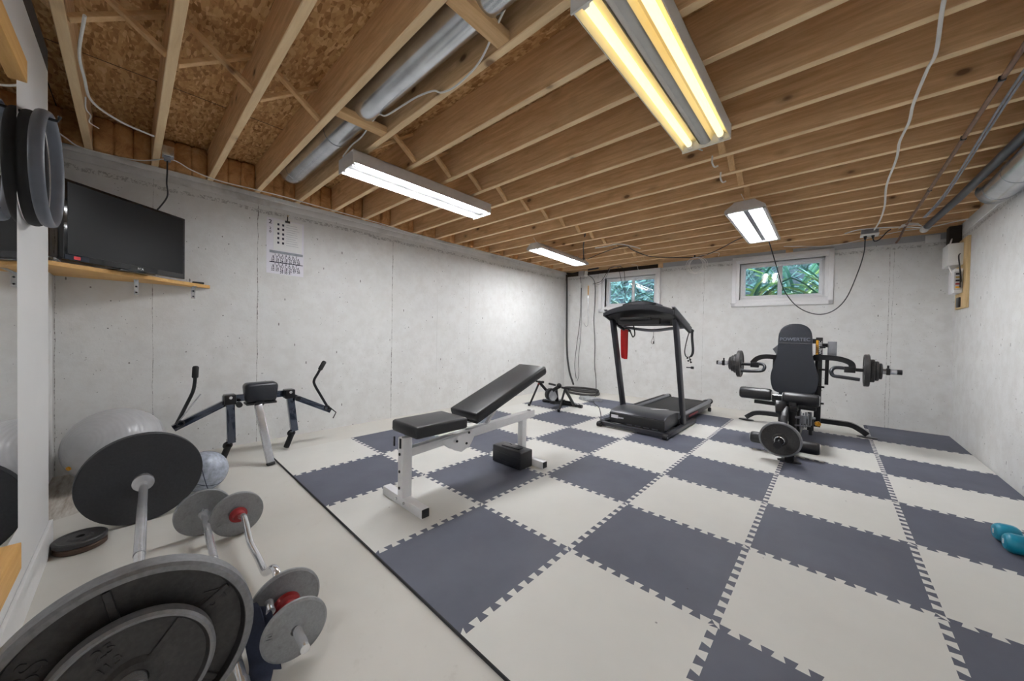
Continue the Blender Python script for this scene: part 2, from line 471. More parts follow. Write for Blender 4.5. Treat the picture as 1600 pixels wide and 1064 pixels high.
# form seams left in the cast concrete
def m_seam():
    t = NT('form_seam'); n = t.noise(t.coord((1,1,1.0)), 34, 4, .8)
    t.set(t.ramp(n, [(.47, srgb(206,205,203)), (.58, srgb(118,115,110))]), .9); t.bump(n, .6, .004); return t.m
M['seam'] = m_seam()
M['scrape'] = plain('rough_joint', srgb(176,172,166), .95, var=.35, scale=60, bump=1.0)
for y in (-1.73,-1.28,-.63,.01,.66,1.29,1.83,2.55):
    g = G(); zs = [FZ + i*(2.13-FZ)/30 for i in range(31)]
    g.tube([(XL, y+random.uniform(-.003,.003), z) for z in zs], [random.uniform(.0012,.0034)*(1.3 if y in (-.63,.66) else .8) for _ in zs], 5)
    struct('form_seam', g, 'seam' if y in (-1.73,-1.28,-.63,.66) else 'concrete', wl_)
for x, w in ((-.553,.8),(1.369,1),(1.40,.7)):
    g = G(); zs = [FZ + i*(2.1-FZ)/30 for i in range(31)]
    g.tube([(x+random.uniform(-.003,.003), yb(x), z) for z in zs], [random.uniform(.0012,.003)*w for _ in zs], 5)
    struct('form_seam', g, 'seam', wb_)
# sill plates
def plate(name, y0, y1): 
    return struct(name, G().box((XL-.1,y0,2.186), (XL+.012,y1,H), .003), 'sill')
plate('trim_2', -4.0, -.30); plate('trim_3', -.297, 4.35)
struct('trim_4', G().box((XL-.1,-4.0,2.130), (XL+.006,4.35,2.184), .002), 'sill')
g = G(); wbox(g, -1.15, 1.95, 2.132, 2.20, -.012, .12); struct('trim_5', g, 'sillg')
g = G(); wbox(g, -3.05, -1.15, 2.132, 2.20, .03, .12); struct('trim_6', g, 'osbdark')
struct('trim_7', G().box((XR-.006,-4.0,2.12), (XR+.1,4.7,H), .002), 'sill')
# rim boards closing the joist bays
struct('trim_8', G().box((XL-.12,-4.1,H), (XL-.08,4.8,2.46)), 'joist')
struct('trim_9', G().box((XR+.0,-4.1,H), (XR+.04,4.8,2.46)), 'joist')
g = G(); wbox(g, -3.2, 2.1, 2.20, 2.46, .0, .04); struct('trim_10', g, 'joist')
for i, x in enumerate((-1.22, .41)):
    g = G(); wbox(g, x, x+.075, 2.13, 2.21, -.02, .0, .002); struct('trim_%d' % (11+i), g, 'joist')

ceil = struct('ceiling', G().box((-3.2,-4.2,2.459), (2.1,5.0,2.50)), 'osb')
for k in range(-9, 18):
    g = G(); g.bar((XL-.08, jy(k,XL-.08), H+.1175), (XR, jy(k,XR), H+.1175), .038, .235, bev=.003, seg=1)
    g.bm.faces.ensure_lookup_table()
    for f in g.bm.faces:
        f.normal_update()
        if abs(f.normal.z) > .6: f.material_index = 1  # narrow faces get the wood with bounce light painted in
    struct('joist', g, ('joist','joistlit'), ceil)
# panel joints of the strand board
for k in (-1, 3, 7):
    g = G(); g.box((XL, jy(k,-1)-.16, 2.4575), (XR, jy(k,-1)-.155, 2.459)); struct('panel_joint', g, 'osbdark', ceil)
for x in (-2.1, .33): 
    g = G(); g.box((x, -2, 2.4575), (x+.004, 4.4, 2.459)); struct('panel_joint', g, 'osbdark', ceil)
# insulation between the joists on the left wall
for k in range(-3, 17):
    g = G(); y0, y1 = jy(k,XL)+.02, jy(k+1,XL)-.02
    n = 8; 
    for iy in range(3):
        a = y0+(y1-y0)*iy/3; b = y0+(y1-y0)*(iy+1)/3; d = random.uniform(.03,.07)
        g.box((XL-.079, a-.004, H+.001), (XL+d-.01, b+.004, 2.455), .028, 3)
    struct('insulation_batt', g, 'insul', ceil)
# cross bridging between the joists
def brace(x, k, flip):
    y0, y1 = jy(k,x)+.019, jy(k+1,x)-.019
    z0, z1 = (H+.012, 2.440) if not flip else (2.440, H+.012)
    xx = x + (.022 if flip else -.022)
    g = G(); g.bar((xx,y0,z0), (xx,y1,z1), .038, .019, up=(0,0,1), bev=.002, seg=1); struct('brace', g, 'brace', ceil)
for k in list(range(-3, 2)) + list(range(3, 17)):
    brace(-1.385, k, False); brace(-1.385, k, True)
for k in range(7, 17):
    brace(.30, k, False); brace(.30, k, True)
for x in (-1.20, -.17):
    g = G(); g.box((x-.035, jy(2,x)+.02, H+.003), (x+.035, jy(3,x)-.02, H+.041), .002); struct('blocking', g, 'brace', ceil)

# ------------------------------------------------------------------ windows
def window(name, cx0, cx1, cz0, cz1, op, mull, pane_z):
    g = G(); w = .062
    x0, x1, z0, z1 = op
    # stepped casing
    for (a, b, c, d) in ((cx0,cx1,cz1-(cz1-z1)*.55,cz1),(cx0,cx1,cz0,cz0+(z0-cz0)*.55),(cx0,cx0+(x0-cx0)*.55,cz0,cz1),(cx1-(cx1-x1)*.55,cx1,cz0,cz1)):
        wbox(g, a, b, c, d, -.028, 0, .004)
    for (a, b, c, d) in ((x0-.045,x1+.045,z1,z1+.045),(x0-.045,x1+.045,z0-.045,z0),(x0-.045,x0,z0,z1),(x1,x1+.045,z0,z1)):
        wbox(g, a, b, c, d, -.018, .05, .003)
    root = struct(name, g, 'trimwhite')
    def ring(nm, a, b, c, d, t, off, th, mat='trimwhite'):
        g = G()
        for (p, q, r, s) in ((a,b,d-t,d),(a,b,c,c+t),(a,a+t,c+t,d-t),(b-t,b,c+t,d-t)): wbox(g, p, q, r, s, off, off+th, .003)
        return struct(nm, g, mat, root)
    ring('window_frame', x0, x1, z0, z1, .03, .045, .08)
    m0, m1 = mull
    ring('sash', x0+.03, m1, z0+.03, z1-.03, .028, .06, .03)
    ring('sash', m0, x1-.03, z0+.03, z1-.03, .028, .092, .03)
    for a, b, off in ((x0+.058, m0+.01, .073), (m1-.01, x1-.058, .105)):
        g = G(); wbox(g, a, b, z0+.055, z1-.055, off, off+.004); struct('pane', g, 'glass', root)
    return root
window('window_1', -2.24, -1.18, 1.44, 2.13, OPEN[0], (-1.69,-1.63), None)
window('window_2', -.19, .89, 1.46, 2.155, OPEN[1], (.322,.372), None)

# ------------------------------------------------------------------ outside: bed of strap-leaved plants in front of a hedge
soil = struct('ground', G().box((-6,4.62,1.2), (5,9,1.36)), 'soil')
random.seed(3); vs = []; fs = []
for i in range(9000):
    c = Vector((random.uniform(-6,5), random.uniform(6.6,7.7), random.uniform(1.2,4.6)))
    d = Vector((random.uniform(-1,1), random.uniform(-1,1), random.uniform(-.6,1))).normalized()*random.uniform(.10,.24)
    w = d.cross(Vector((random.uniform(-1,1), random.uniform(-1,1), random.uniform(-1,1)))).normalized()*random.uniform(.012,.035)
    k = len(vs); vs += [c-d, c+w, c+d, c-w]; fs.append((k,k+1,k+2,k+3))
me = bpy.data.meshes.new('hedge'); me.from_pydata(vs, [], fs); hd_ = link('hedge', me, 'hedge')
tag(hd_, 'dark leafy hedge far behind the plants outside both windows', 'hedge', kind='stuff')
struct('wall_outer', G().box((-6,8.2,1.2), (5,8.4,5.2)), 'fencedark')
def leaf_mesh(L, w, bend, mat):
    me = bpy.data.meshes.new('leaf'); vs = []; fs = []
    n = 8
    for i in range(n+1):
        t = i/n; ww = w*math.sin(PI*min(1, .12+t*.88))**.7*(1-t*.35); x = L*t; z = L*t - bend*t*t*L
        x = bend*L*t*t*.9
        vs += [(x-.004, -ww, z), (x+.010, 0, z), (x-.004, ww, z)]
    for i in range(n):
        a = 3*i; fs += [(a,a+1,a+4,a+3), (a+1,a+2,a+5,a+4)]
    me.from_pydata(vs, [], fs); me.materials.append(M[mat]); me.shade_smooth(); return me
LM = [leaf_mesh(.62,.020,.35,'leaf'), leaf_mesh(.55,.016,.55,'leafp'), leaf_mesh(.68,.024,.25,'leafd'), leaf_mesh(.6,.018,.7,'leafp')]
LN = [leaf_mesh(.6,.007,.6,'leafp'), leaf_mesh(.5,.006,.9,'leaf'), leaf_mesh(.55,.008,.4,'leafd'), leaf_mesh(.6,.006,.8,'leafp')]
def plant(name, label, x, y, n, meshes, seed, lo, hi, sc=1):
    random.seed(seed)
    r = thing(name, label, 'plant', (x, y, 1.36), None)
    for i in range(n):
        o = bpy.data.objects.new('leaf', meshes[i % 4]); C.objects.link(o); o.parent = r
        az = random.choice((0, PI)) + random.gauss(0, .45); o.rotation_euler = (0, math.radians(random.uniform(lo, hi)), az)
        o.rotation_mode = 'XYZ'
        o.location = (random.uniform(-.05,.05), random.uniform(-.05,.05), 0); s = random.uniform(.75,1.25)*sc; o.scale = (s,s,s)
plant('strap_leaf_plant', 'green strap-leaved plant fanning out behind the left pane of the right window', -.16, 5.48, 120, LM, 5, 0, 52, 1.45)
plant('strap_leaf_plant', 'broad upright green plant behind the right edge of the right window', .92, 5.35, 80, LM, 6, 0, 40, 1.5)
plant('strap_leaf_plant', 'pale-tipped strap-leaved plant behind the centre bar of the right window', .40, 6.0, 90, LM, 8, 0, 45, 2.0)
plant('grassy_plant', 'tangled pale grassy plant behind the left pane of the left window', -2.30, 5.35, 200, LN, 9, 0, 60, 1.5)
plant('grassy_plant', 'thin dark grassy plant behind the right pane of the left window', -1.6, 5.6, 110, LN, 10, 0, 50, 1.6)

# ------------------------------------------------------------------ foam mats
random.seed(11)
def xl(i): return {-4:-2.434, 2:1.207, 3:1.843}.get(i, .61*i)
def yl(j, i=0): return {-1:-.6335}.get(j, .61*j) if not (j == 7 and i == 2) else 4.50
PITCH = .061
def teeth(a, b, tooth):
    """dovetailed joint line from a to b as (position, sideways offset)"""
    if not tooth: return [(a, 0), (b, 0)]
    n = max(3, round(abs(b-a)/PITCH)); p = (b-a)/n; d = .0135; out = [(a, 0)]
    for i in range(n):
        s = a+p*i; out += [(s+p*.31, -d), (s+p*.19, d), (s+p*.81, d), (s+p*.69, -d)]
    return out + [(b, 0)]
cells = [(i, j) for i in range(-4, 3) for j in range(-1, 7 if i >= 1 else 6)]
S = set(cells)
root = thing('puzzle_mat_flooring', 'interlocking checkerboard of dark and pale foam tiles covering most of the floor', 'mat', (0,0,FZ))
for i, j in cells:
    x0, x1 = xl(i), xl(i+1); y0, y1 = yl(j), (4.50 if (i == 2 and j == 6) else yl(j+1))
    bot = [(x, y0+o) for x, o in teeth(x0, x1, (i,j-1) in S)]
    top = [(x, y1+o) for x, o in teeth(x0, x1, (i,j+1) in S)]
    lef = [(x0+o, y) for y, o in teeth(y0, y1, (i-1,j) in S)]
    rig = [(x1+o, y) for y, o in teeth(y0, y1, (i+1,j) in S)]
    poly = bot[:-1] + rig[:-1] + top[::-1][:-1] + lef[::-1][:-1]
    g = G(); vb = [g.bm.verts.new((x, y, FZ)) for x, y in poly]; vt = [g.bm.verts.new((x, y, 0)) for x, y in poly]
    g.bm.faces.new(vt); g.bm.faces.new(vb[::-1])
    n = len(poly)
    for q in range(n): g.bm.faces.new([vb[q], vb[(q+1) % n], vt[(q+1) % n], vt[q]])
    obj('foam_tile', g, 'dark' if (i+j) % 2 == 0 else 'light', root, ang=20)
# dark edge strip of the mats along the bare floor
g = G(); g.box((xl(-4), yl(-1)-.004, FZ), (xl(3), yl(-1)+.0005, -.0005)); obj('mat_edge', g, 'foamedge', root)

# ------------------------------------------------------------------ ceiling lights
def shop_light(label, xc, y0, y1, z0, w, h, tube, refl, side, cv=.042):
    r = thing('fluorescent_fixture', label, 'ceiling light', (xc, (y0+y1)/2, z0))
    a = w/2
    g = G()
    for sx in (-1, 1): g.box((xc+sx*a-(.002 if sx > 0 else 0), y0, z0+.002), (xc+sx*a+(.002 if sx < 0 else 0), y1, z0+h))
    g.box((xc-a, y0, z0+h-.003), (xc+a, y1, z0+h)); obj('housing', g, side, r)
    for sx in (-1, 1):
        g = G(); pr = [(a-.004, .004), (a-.012, .022), (a-.03, .040), (cv+.012,.046), (cv+.003, .03), (cv+.001, .012)]
        pts = [(sx*p, z) for p, z in pr]; th = [(sx*p, z+.003) for p, z in reversed(pr)]
        g.prism(pts+th, (xc, y0+.004, z0), (1,0,0), (0,0,1), (0, y1-y0-.008, 0)); obj('reflector', g, refl, r)
    g = G(); g.prism([(-cv,.024),(-cv*.62,.010),(0,.004),(cv*.62,.010),(cv,.024),(cv,.055),(-cv,.055)], (xc, y0+.004, z0), (1,0,0), (0,0,1), (0, y1-y0-.008, 0))
    obj('ballast_cover', g, 'fixgrey', r)
    for sx in (-1, 1):
        g = G(); X = xc+sx*(a+cv)*.52; g.tube([(X, y0+.03, z0+.022), (X, y1-.03, z0+.022)], .0165, 16); obj('tube', g, tube, r)
        for yy in (y0+.018, y1-.018):
            g = G(); g.box((X-.012, yy-.01, z0+.004), (X+.012, yy+.01, z0+.045), .003); obj('lamp_holder', g, 'fixwhite', r)
    for yy in (y0, y1):
        g = G(); g.box((xc-a-.002, yy-.004, z0-.006), (xc+a+.002, yy+.004, z0+h), .001); 
        g.box((xc-a-.002, yy-.004 if yy == y1 else yy-.004, z0-.008), (xc+a+.002, yy+.004, z0-.004)); obj('end_plate', g, 'fixwhite' if yy == y1 else side, r)
    for yy in (y0+.15, y1-.15):
        g = G(); g.tube([(xc, yy, z0+h), (xc, yy, H+.03)], .0025, 6); obj('hanger', g, 'chrome', r)
    return r
A = shop_light('large open twin-tube shop light with aged yellow reflectors, nearest overhead', .325, -.355, .845, 2.11, .25, .075, 'tubewarm', 'reflwarm', 'fixwhite', .030)
g = G(); g.bar((.26,.851,2.125), (.30,.885,2.105), .008, .004); obj('bracket', g, 'fixwhite', A)
B = shop_light('white twin-tube shop light hung near the left wall above the dumbbell bench', -1.55, -.415, .805, 2.10, .235, .085, 'tube', 'fixwhite', 'galvl')

def hood_light(label, xc, y0, y1, z0, w, h, top, lens, skew):
    r = thing('fluorescent_fixture', label, 'ceiling light', (xc, (y0+y1)/2, z0))
    a = w/2; sk = lambda y: (y-(y0+y1)/2)*skew
    prof = [(-a, 0), (-a, .022), (-top/2-.01, h-.012), (-top/2, h), (top/2, h), (top/2+.01, h-.012), (a, .022), (a, 0)]
    ins = [(p*.97, z-.003 if z > .03 else z) for p, z in prof]
    g = G(); hv = (sk(y1)-sk(y0), y1-y0, 0); o = (xc+sk(y0), y0, z0)
    g.prism(prof+[(p*.975, max(0, z-.003)) for p, z in reversed(prof)], o, (1,0,0), (0,0,1), hv); obj('hood', g, 'galvl', r)
    for yy in (y0, y1):
        g = G(); g.prism(prof, (xc+sk(yy), yy-(.003 if yy == y0 else 0), z0), (1,0,0), (0,0,1), (0,.003,0)); 
        for q in (-.7,-.25,.25,.7):
            for zz in (.012,.04):
                g.sphere((xc+sk(yy)+q*a*(1 if zz < .03 else .8), yy-(.004 if yy == y0 else -.004), z0+zz), .004, 8)
        obj('end_plate', g, 'galvl', r)
    g = G()
    for (p0, p1) in ((-a, -a+.022), (a-.022, a)):
        g.prism([(p0,-.004),(p1,-.004),(p1,0),(p0,0)], o, (1,0,0), (0,0,1), hv)
    for yy, dy in ((y0, .03), (y1-.05, .05)):
        g.box((xc+sk(yy)-a, yy, z0-.004), (xc+sk(yy)+a, yy+dy, z0)); 
    obj('bottom_frame', g, 'fixwhite', r)
    for sx in (-1, 1):
        g = G(); pr = [(a-.01,.004),(a-.035,.042),(.05,.048),(.02,.012)]
        g.prism([(sx*p, z) for p, z in pr]+[(sx*p, z+.003) for p, z in reversed(pr)], o, (1,0,0), (0,0,1), hv); obj('reflector', g, 'fixwhite', r)
        g = G(); X = sx*a*.5
        g.tube([(xc+sk(y0)+X, y0+.05, z0+.020), (xc+sk(y1)+X, y1-.06, z0+.020)], lens, 16); obj('tube', g, 'tube', r)
    for yy in (y0+.08, y1-.08):
        g = G(); g.tube([(xc+sk(yy), yy, z0+h), (xc+sk(yy)-.03, yy-.05, H+.03)], .003, 6); obj('hanger', g, 'whitecable', r)
    return r
Cc = hood_light('grey hooded shop light in the far left corner of the ceiling', -1.975, 2.04, 3.30, 2.10, .235, .075, .12, .017, -.055)
D = hood_light('grey hooded shop light in front of the right window', .305, 2.13, 3.40, 2.10, .295, .080, .15, .020, -.008)
# added fill fixture, unseen behind the camera, to brighten the room
FILL = shop_light('added twin-tube fill light, unseen behind the viewpoint', 1.05, -3.3, -2.1, 2.10, .235, .085, 'tube', 'fixwhite', 'galvl')

# ------------------------------------------------------------------ ducts, pipes
r = thing('round_duct', 'long galvanized round duct between the joists on the left', 'duct', (-1.5, jy(2,-1.5)+.158, 2.24))
def dy(x): return jy(2,x)+.158
g = G(); g.tube([(x, dy(x), 2.318) for x in (-2.46,-1.9,-1.28,1.2)], .077, 28); obj('pipe', g, 'galv', r)
g = G(); g.tube([(-2.40,dy(-2.4),2.318),(-2.50,dy(-2.5),2.322),(-2.55,dy(-2.55),2.335),(-2.58,dy(-2.58),2.365)], [.079,.079,.077,.072], 28); obj('elbow', g, 'galv', r)
for x in (-1.62, .1):
    g = G(); g.tube([(x, dy(x), 2.318), (x+.03, dy(x), 2.318)], .0795, 28); obj('collar', g, 'galv', r)
r = thing('round_duct', 'short wide galvanized duct along the top of the right wall', 'duct', (1.765, 1.0, 2.03))
g = G(); g.tube([(1.765,y,2.118) for y in (2.86,2.6,1.5,-2.5)], .086, 30); obj('pipe', g, 'galv', r)
g = G(); g.tube([(1.765,2.80,2.118),(1.762,2.92,2.125),(1.75,2.98,2.165)], [.089,.089,.078], 30); obj('elbow', g, 'galv', r)
for y in (2.45, 1.95, 1.2):
    g = G(); g.tube([(1.765,y,2.118), (1.765,y+.012,2.118)], .0885, 30); obj('collar', g, 'galv', r)
def one(name, label, cat, g, mat, group=None): return tag(obj(name, g, mat), label, cat, group)
r = thing('drain_pipe', 'thick dark plastic pipe under the joists beside the right duct', 'pipe', (1.64,2,2.14))
g = G(); g.tube([(1.585,4.2,2.196),(1.637,3.17,2.192),(1.672,2.05,2.190),(1.73,-.6,2.190)], .027, 16); obj('pipe', g, 'abs_', r)
g = G(); g.tube([(1.588,4.12,2.188),(1.582,4.24,2.188)], .032, 16); obj('collar', g, 'fixwhite', r)
r = thing('copper_pipe', 'thin brownish copper pipe crossing under the joists at right', 'pipe', (1.43,2,2.2))
g = G(); g.tube([(1.405,4.44,2.125),(1.415,4.36,2.14),(1.432,4.12,2.211),(1.435,3.5,2.212),(1.437,2.4,2.212),(1.443,-1,2.212)], .0105, 12); obj('pipe', g, 'copper', r)
for k in (16, 13, 10, 8):
    y = jy(k,1.43); g = G(); g.box((1.425,y-.007,2.199), (1.448,y+.007,H-.001), .002); obj('clip', g, 'blackm', r)
for q, dx in enumerate((0, .014)):
    g = G(); g.tube(catmull([(1.521+dx,3.80,2.214),(1.539+dx,3.4,2.215),(1.541+dx,3.0,2.216),(1.525+dx,2.4,2.215),(1.51+dx,1.96,2.216),(1.493+dx,1.3,2.215),(1.485+dx,0,2.216),(1.48+dx,-1.2,2.216)], 5), .0058, 8)
    one('cable', ['pale grey cable clipped beside the copper pipe', 'grey cable running next to the thick dark drain pipe'][q], 'cable', g, 'greycable')

# ================================================================== white adjustable bench
r = thing('weight_bench', 'white adjustable weight bench with black seat and raised back pad', 'bench', (-.93,.19,0))
def bar(name, mat, a, b, w, h, parent, bev=.004, up=(0,0,1)):
    g = G(); g.bar(a, b, w, h, up, bev); return obj(name, g, mat, parent)
X0 = -.928
f = bar('foot', 'whitem', (-1.14,-.31,.025), (-.712,-.31,.025), .052, .052, r)
for x in (-1.145, -.714): 
    g = G(); g.box((x-.004,-.332,.003), (x+.008,-.288,.048), .003); obj('end_cap', g, 'blackp', f)
f = bar('foot', 'whitem', (-1.11,.705,.025), (-.682,.705,.025), .052, .052, r)
for x in (-1.114, -.685):
    g = G(); g.box((x-.004,.683,.003), (x+.008,.727,.048), .003); obj('end_cap', g, 'blackp', f)
bar('upright', 'whitem', (X0,-.31,.05), (X0,-.31,.395), .052, .062, r, up=(0,1,0))
bar('upright', 'whitem', (X0,.72,.05), (X0,.72,.345), .05, .05, r, up=(0,1,0))
bar('spine', 'whitem', (X0,-.335,.300), (X0,.12,.325), .05, .05, r)
bar('spine', 'whitem', (X0,.02,.318), (X0,.845,.358), .052, .058, r)
g = G(); 
for sx in (-.032, .028):
    pts = [(-.10,-.015),(.18,-.005),(.20,-.03),(.15,-.10),(.08,-.125),(.02,-.10),(-.06,-.04)]
    g.prism(pts, (X0+sx,.0,.345), (0,1,0), (0,0,1), (.004,0,0))
obj('hinge_plate', g, 'whitem', r)
for z in (.30,.20,.105): g = G(); g.tube([(X0,-.343,z),(X0,-.348,z)], .008, 10); obj('bolt', g, 'blackm', r)
for y, z in ((.14,.338),(.04,.30),(.12,.27)): g = G(); g.tube([(X0+.033,y,z),(X0+.038,y,z)], .008, 10); obj('bolt', g, 'blackm', r)
for x in (-.97,-.885): g = G(); g.tube([(x,-.337,.03),(x,-.344,.03)], .008, 10); obj('bolt', g, 'chrome', r)
g = G(); g.tube([(X0,.80,.385),(X0,.80,.388)], .016, 12); obj('bolt', g, 'blackm', r)
for dx in (-.062, .006):
    g = G(); g.box((X0+dx-.006,-.349,.335), (X0+dx+.006,-.341,.392), .002); obj('bracket', g, 'blackp', r)
g = G(); g.box((-1.07,-.322,.405), (-.79,.045,.474), .016, 4); s_ = obj('seat', g, 'blackv', r)
g = G(); g.tube([(-1.07,-.322+.006,.42),(-.79,-.322+.002,.42)], .002, 5); obj('piping', g, 'blackp', s_)
# back pad: from the hinge (y .13, z .46) to (y .825, z .73)
a = V(-.93,.118,.452); b = V(-.93,.845,.728); d = (b-a).normalized(); n = V(0,-d.z,d.y)
g = G(); g.bar(a, b, .285, .062, up=n, bev=.016, seg=4); bp = obj('back_pad', g, 'blackv', r)
g = G(); g.bar(a-n*.036, b-n*.036, .25, .012, up=n, bev=.002); obj('pad_board', g, 'blackp', bp)
g = G(); g.tube([(X0,.62,.612),(X0,.64,.60),(X0,.655,.575),(X0,.64,.555),(X0,.62,.56)], .011, 10); obj('knob', g, 'blackp', r)
bar('back_frame', 'whitem', a-n*.06+d*.02, a-n*.055+d*.42, .04, .03, r)
bar('support_strut', 'whitem', a-n*.05+d*.38, V(X0,.33,.36), .03, .02, r)

# black block lying by the bench
r = thing('plyo_block', 'low black padded block lying on the floor beside the bench', 'block', (-.92,.60,0))
g = G(); g.box((-1.072,.532,.002), (-.772,.668,.132), .01, 3); bl = obj('block', g, 'blackv', r)
g = G(); g.bar((-1.00,.585,.136),(-.83,.60,.136),.05,.006,bev=.002); g.bar((-.98,.64,.135),(-.85,.60,.135),.012,.004); obj('flap', g, 'blackv', r)
for z in (.035,.09):
    g = G(); g.tube([(-1.07,.530,z),(-.775,.530,z-.004)], .0015, 5); obj('seam', g, 'blackp', r)

# ================================================================== treadmill
r = thing('treadmill', 'folding treadmill with grey uprights and black console by the left window', 'treadmill', (-.64,3.0,0))
for x in (-.995, -.285):
    bar('base_rail', 'tmgrey', (x,2.12,.035), (x,3.06,.035), .05, .04, r)
bar('base_rail', 'tmgrey', (-1.02,2.14,.035), (-.26,2.14,.035), .045, .04, r)
for x, y in ((-1.0,2.105),(-.285,2.105)):
    g = G(); g.tube([(x-.022,y,.026),(x+.022,y,.026)], .026, 20); w = obj('wheel', g, 'rubber', r)
    g = G(); g.tube([(x-.024,y,.026),(x+.024,y,.026)], .009, 12); obj('wheel_hub', g, 'greym', w)
for x in (-.985, -.295):
    bar('upright', 'tmgrey', (x,2.70,.03), (x,2.34,1.20), .040, .085, r, bev=.008, up=(0,1,0))
# motor hood
g = G(); prof = [(2.20,.055),(2.20,.165),(2.23,.185),(2.36,.200),(2.55,.195),(2.72,.172),(2.72,.06)]
g.prism(prof, (-.925,0,0), (0,1,0), (0,0,1), (.60,0,0), .010, 3); hd = obj('motor_hood', g, 'tmgrey', r)
g = G(); g.box((-.925,2.192,.052), (-.325,2.215,.158), .006); obj('hood_front', g, 'blackp', hd)
g = G(); g.box((-.90,2.188,.105), (-.82,2.193,.140)); obj('label', g, 'paper', hd)
for i in range(5): 
    g = G(); g.box((-.815+i*.012,2.188,.108), (-.807+i*.012,2.192,.122)); obj('barcode_bar', g, 'paper', hd)
g = G()
for i in range(4): g.box((-.72+i*.09,2.189,.058), (-.66+i*.09,2.193,.064))
obj('vent', g, 'greym', hd)
g = G(); pts = [(-.46,2.50),(-.40,2.56),(-.33,2.60),(-.29,2.60),(-.36,2.55),(-.42,2.49)]
g.prism([(x-.13,y) for x, y in pts], (0,0,.200), (1,0,0), (0,1,0), (0,0,.002)); obj('emblem', g, 'white', hd)
# deck
g = G(); g.box((-.91,2.62,.062), (-.315,3.96,.125), .006); obj('deck', g, 'blackp', r)
g = G(); g.box((-.845,2.66,.126), (-.38,3.93,.136), .002); obj('belt', g, 'rubber', r)
g = G(); g.box((-.92,2.62,.02), (-.305,2.9,.062)); obj('deck_frame', g, 'blackm', r)
for x in (-.885, -.335):
    g = G(); g.tube([(x,2.60,.142),(x,3.93,.142)], .032, 18); sr = obj('side_rail', g, 'greym', r)
    g = G(); g.tube([(x,3.925,.135),(x,3.985,.130)], [.040,.036], 18); obj('roller_cap', g, 'blackp', sr)
    g = G(); g.box((x-.02,2.75,.172), (x+.02,3.8,.1755), .001); obj('foot_grip', g, 'rubber', sr)
g = G(); g.box((-.313,2.95,.085), (-.309,3.30,.105)); obj('side_stripe', g, 'redpl', r)
for x in (-.90, -.32):
    g = G(); g.tube([(x-.015,3.90,.03),(x+.015,3.90,.03)], .03, 16); obj('wheel', g, 'rubber', r)
# console
def arch(z0, z1, x0=-1.02, x1=-.262, n=14):
    out = []
    for i in range(n+1):
        t = i/n; out.append((x0+(x1-x0)*t, z0+(z1-z0)*math.sin(PI*(.04+.92*t))**.75))
    return out
g = G(); top = arch(1.245,1.345); bot = arch(1.205,1.29); g.prism(bot+top[::-1], (0,2.17,0), (1,0,0), (0,0,1), (0,.055,.01), .006, 2)
co = obj('console_front', g, 'tmgrey', r)
g = G(); hump = [(-.80,1.335)]+[(-.80+.36*t/8, 1.352+.028*math.sin(PI*t/8)) for t in range(9)]+[(-.44,1.335)]
g.prism(hump, (0,2.19,0), (1,0,0), (0,0,1), (0,.20,-.01), .004); obj('display_hood', g, 'tmgrey', r)
g = G(); vs = []
A_ = arch(1.20,1.285); 
for (x, z) in A_: vs.append(g.bm.verts.new((x,2.215,z)))
ws = [g.bm.verts.new((-.97+.69*i/14, 2.60, 1.13)) for i in range(15)]
for i in range(14): g.bm.faces.new([vs[i], vs[i+1], ws[i+1], ws[i]])
r0 = bmesh.ops.extrude_face_region(g.bm, geom=list(g.bm.faces))
for v in [e for e in r0['geom'] if isinstance(e, bmesh.types.BMVert)]: v.co.z += .03
obj('console_body', g, 'blackp', r)
g = G(); g.box((-.90,2.30,1.135), (-.44,2.36,1.20), .008); g.box((-.86,2.262,1.185),(-.52,2.28,1.215),.004); obj('console_underside', g, 'blackp', r)
for x in (-1.005, -.27):
    g = G(); g.bar((x,2.19,1.262), (x,2.76,1.085), .032, .075, bev=.010, seg=3); am = obj('console_arm', g, 'blackp', r)
    g = G(); g.bar((x,2.19,1.303), (x,2.70,1.143), .034, .006, bev=.002); obj('arm_trim', g, 'greym', am)
    g = G(); g.tube([(x,2.72,1.10),(x+.0,2.80,1.085),(x+.0,2.84,1.08)], [.014,.018,.018], 12); obj('hand_grip', g, 'rubber', am)
    g = G(); g.tube([(x+(.02 if x < -.6 else -.02),2.335,1.19),(x+(.026 if x < -.6 else -.026),2.335,1.19)], .014, 12); obj('bolt', g, 'greym', am)
g = G(); g.tube(catmull([(-.97,2.60,1.115),(-.85,2.60,1.10),(-.63,2.60,1.078),(-.42,2.60,1.10),(-.29,2.60,1.115)], 6), .017, 12); obj('handlebar', g, 'greym', r)
g = G(); g.tube([(-.90,2.50,1.150),(-.40,2.50,1.150)], .012, 10); obj('cross_tube', g, 'tmgrey', r)
g = G(); g.tube(catmull([(-.615,2.60,1.09),(-.612,2.60,1.02),(-.635,2.60,.945),(-.618,2.60,.925),(-.603,2.60,.945),(-.612,2.60,1.02)], 5), .0025, 6)
g.tube([(-.609,2.60,.955),(-.607,2.60,.925)], .007, 8); obj('safety_cord', g, 'blackp', r)
g = G(); g.tube([(-.26,2.62,.683),(-.20,2.63,.683)], .006, 8); g.tube([(-.215,2.63,.683),(-.19,2.63,.683)], .014, 12); obj('latch_knob', g, 'blackp', r)
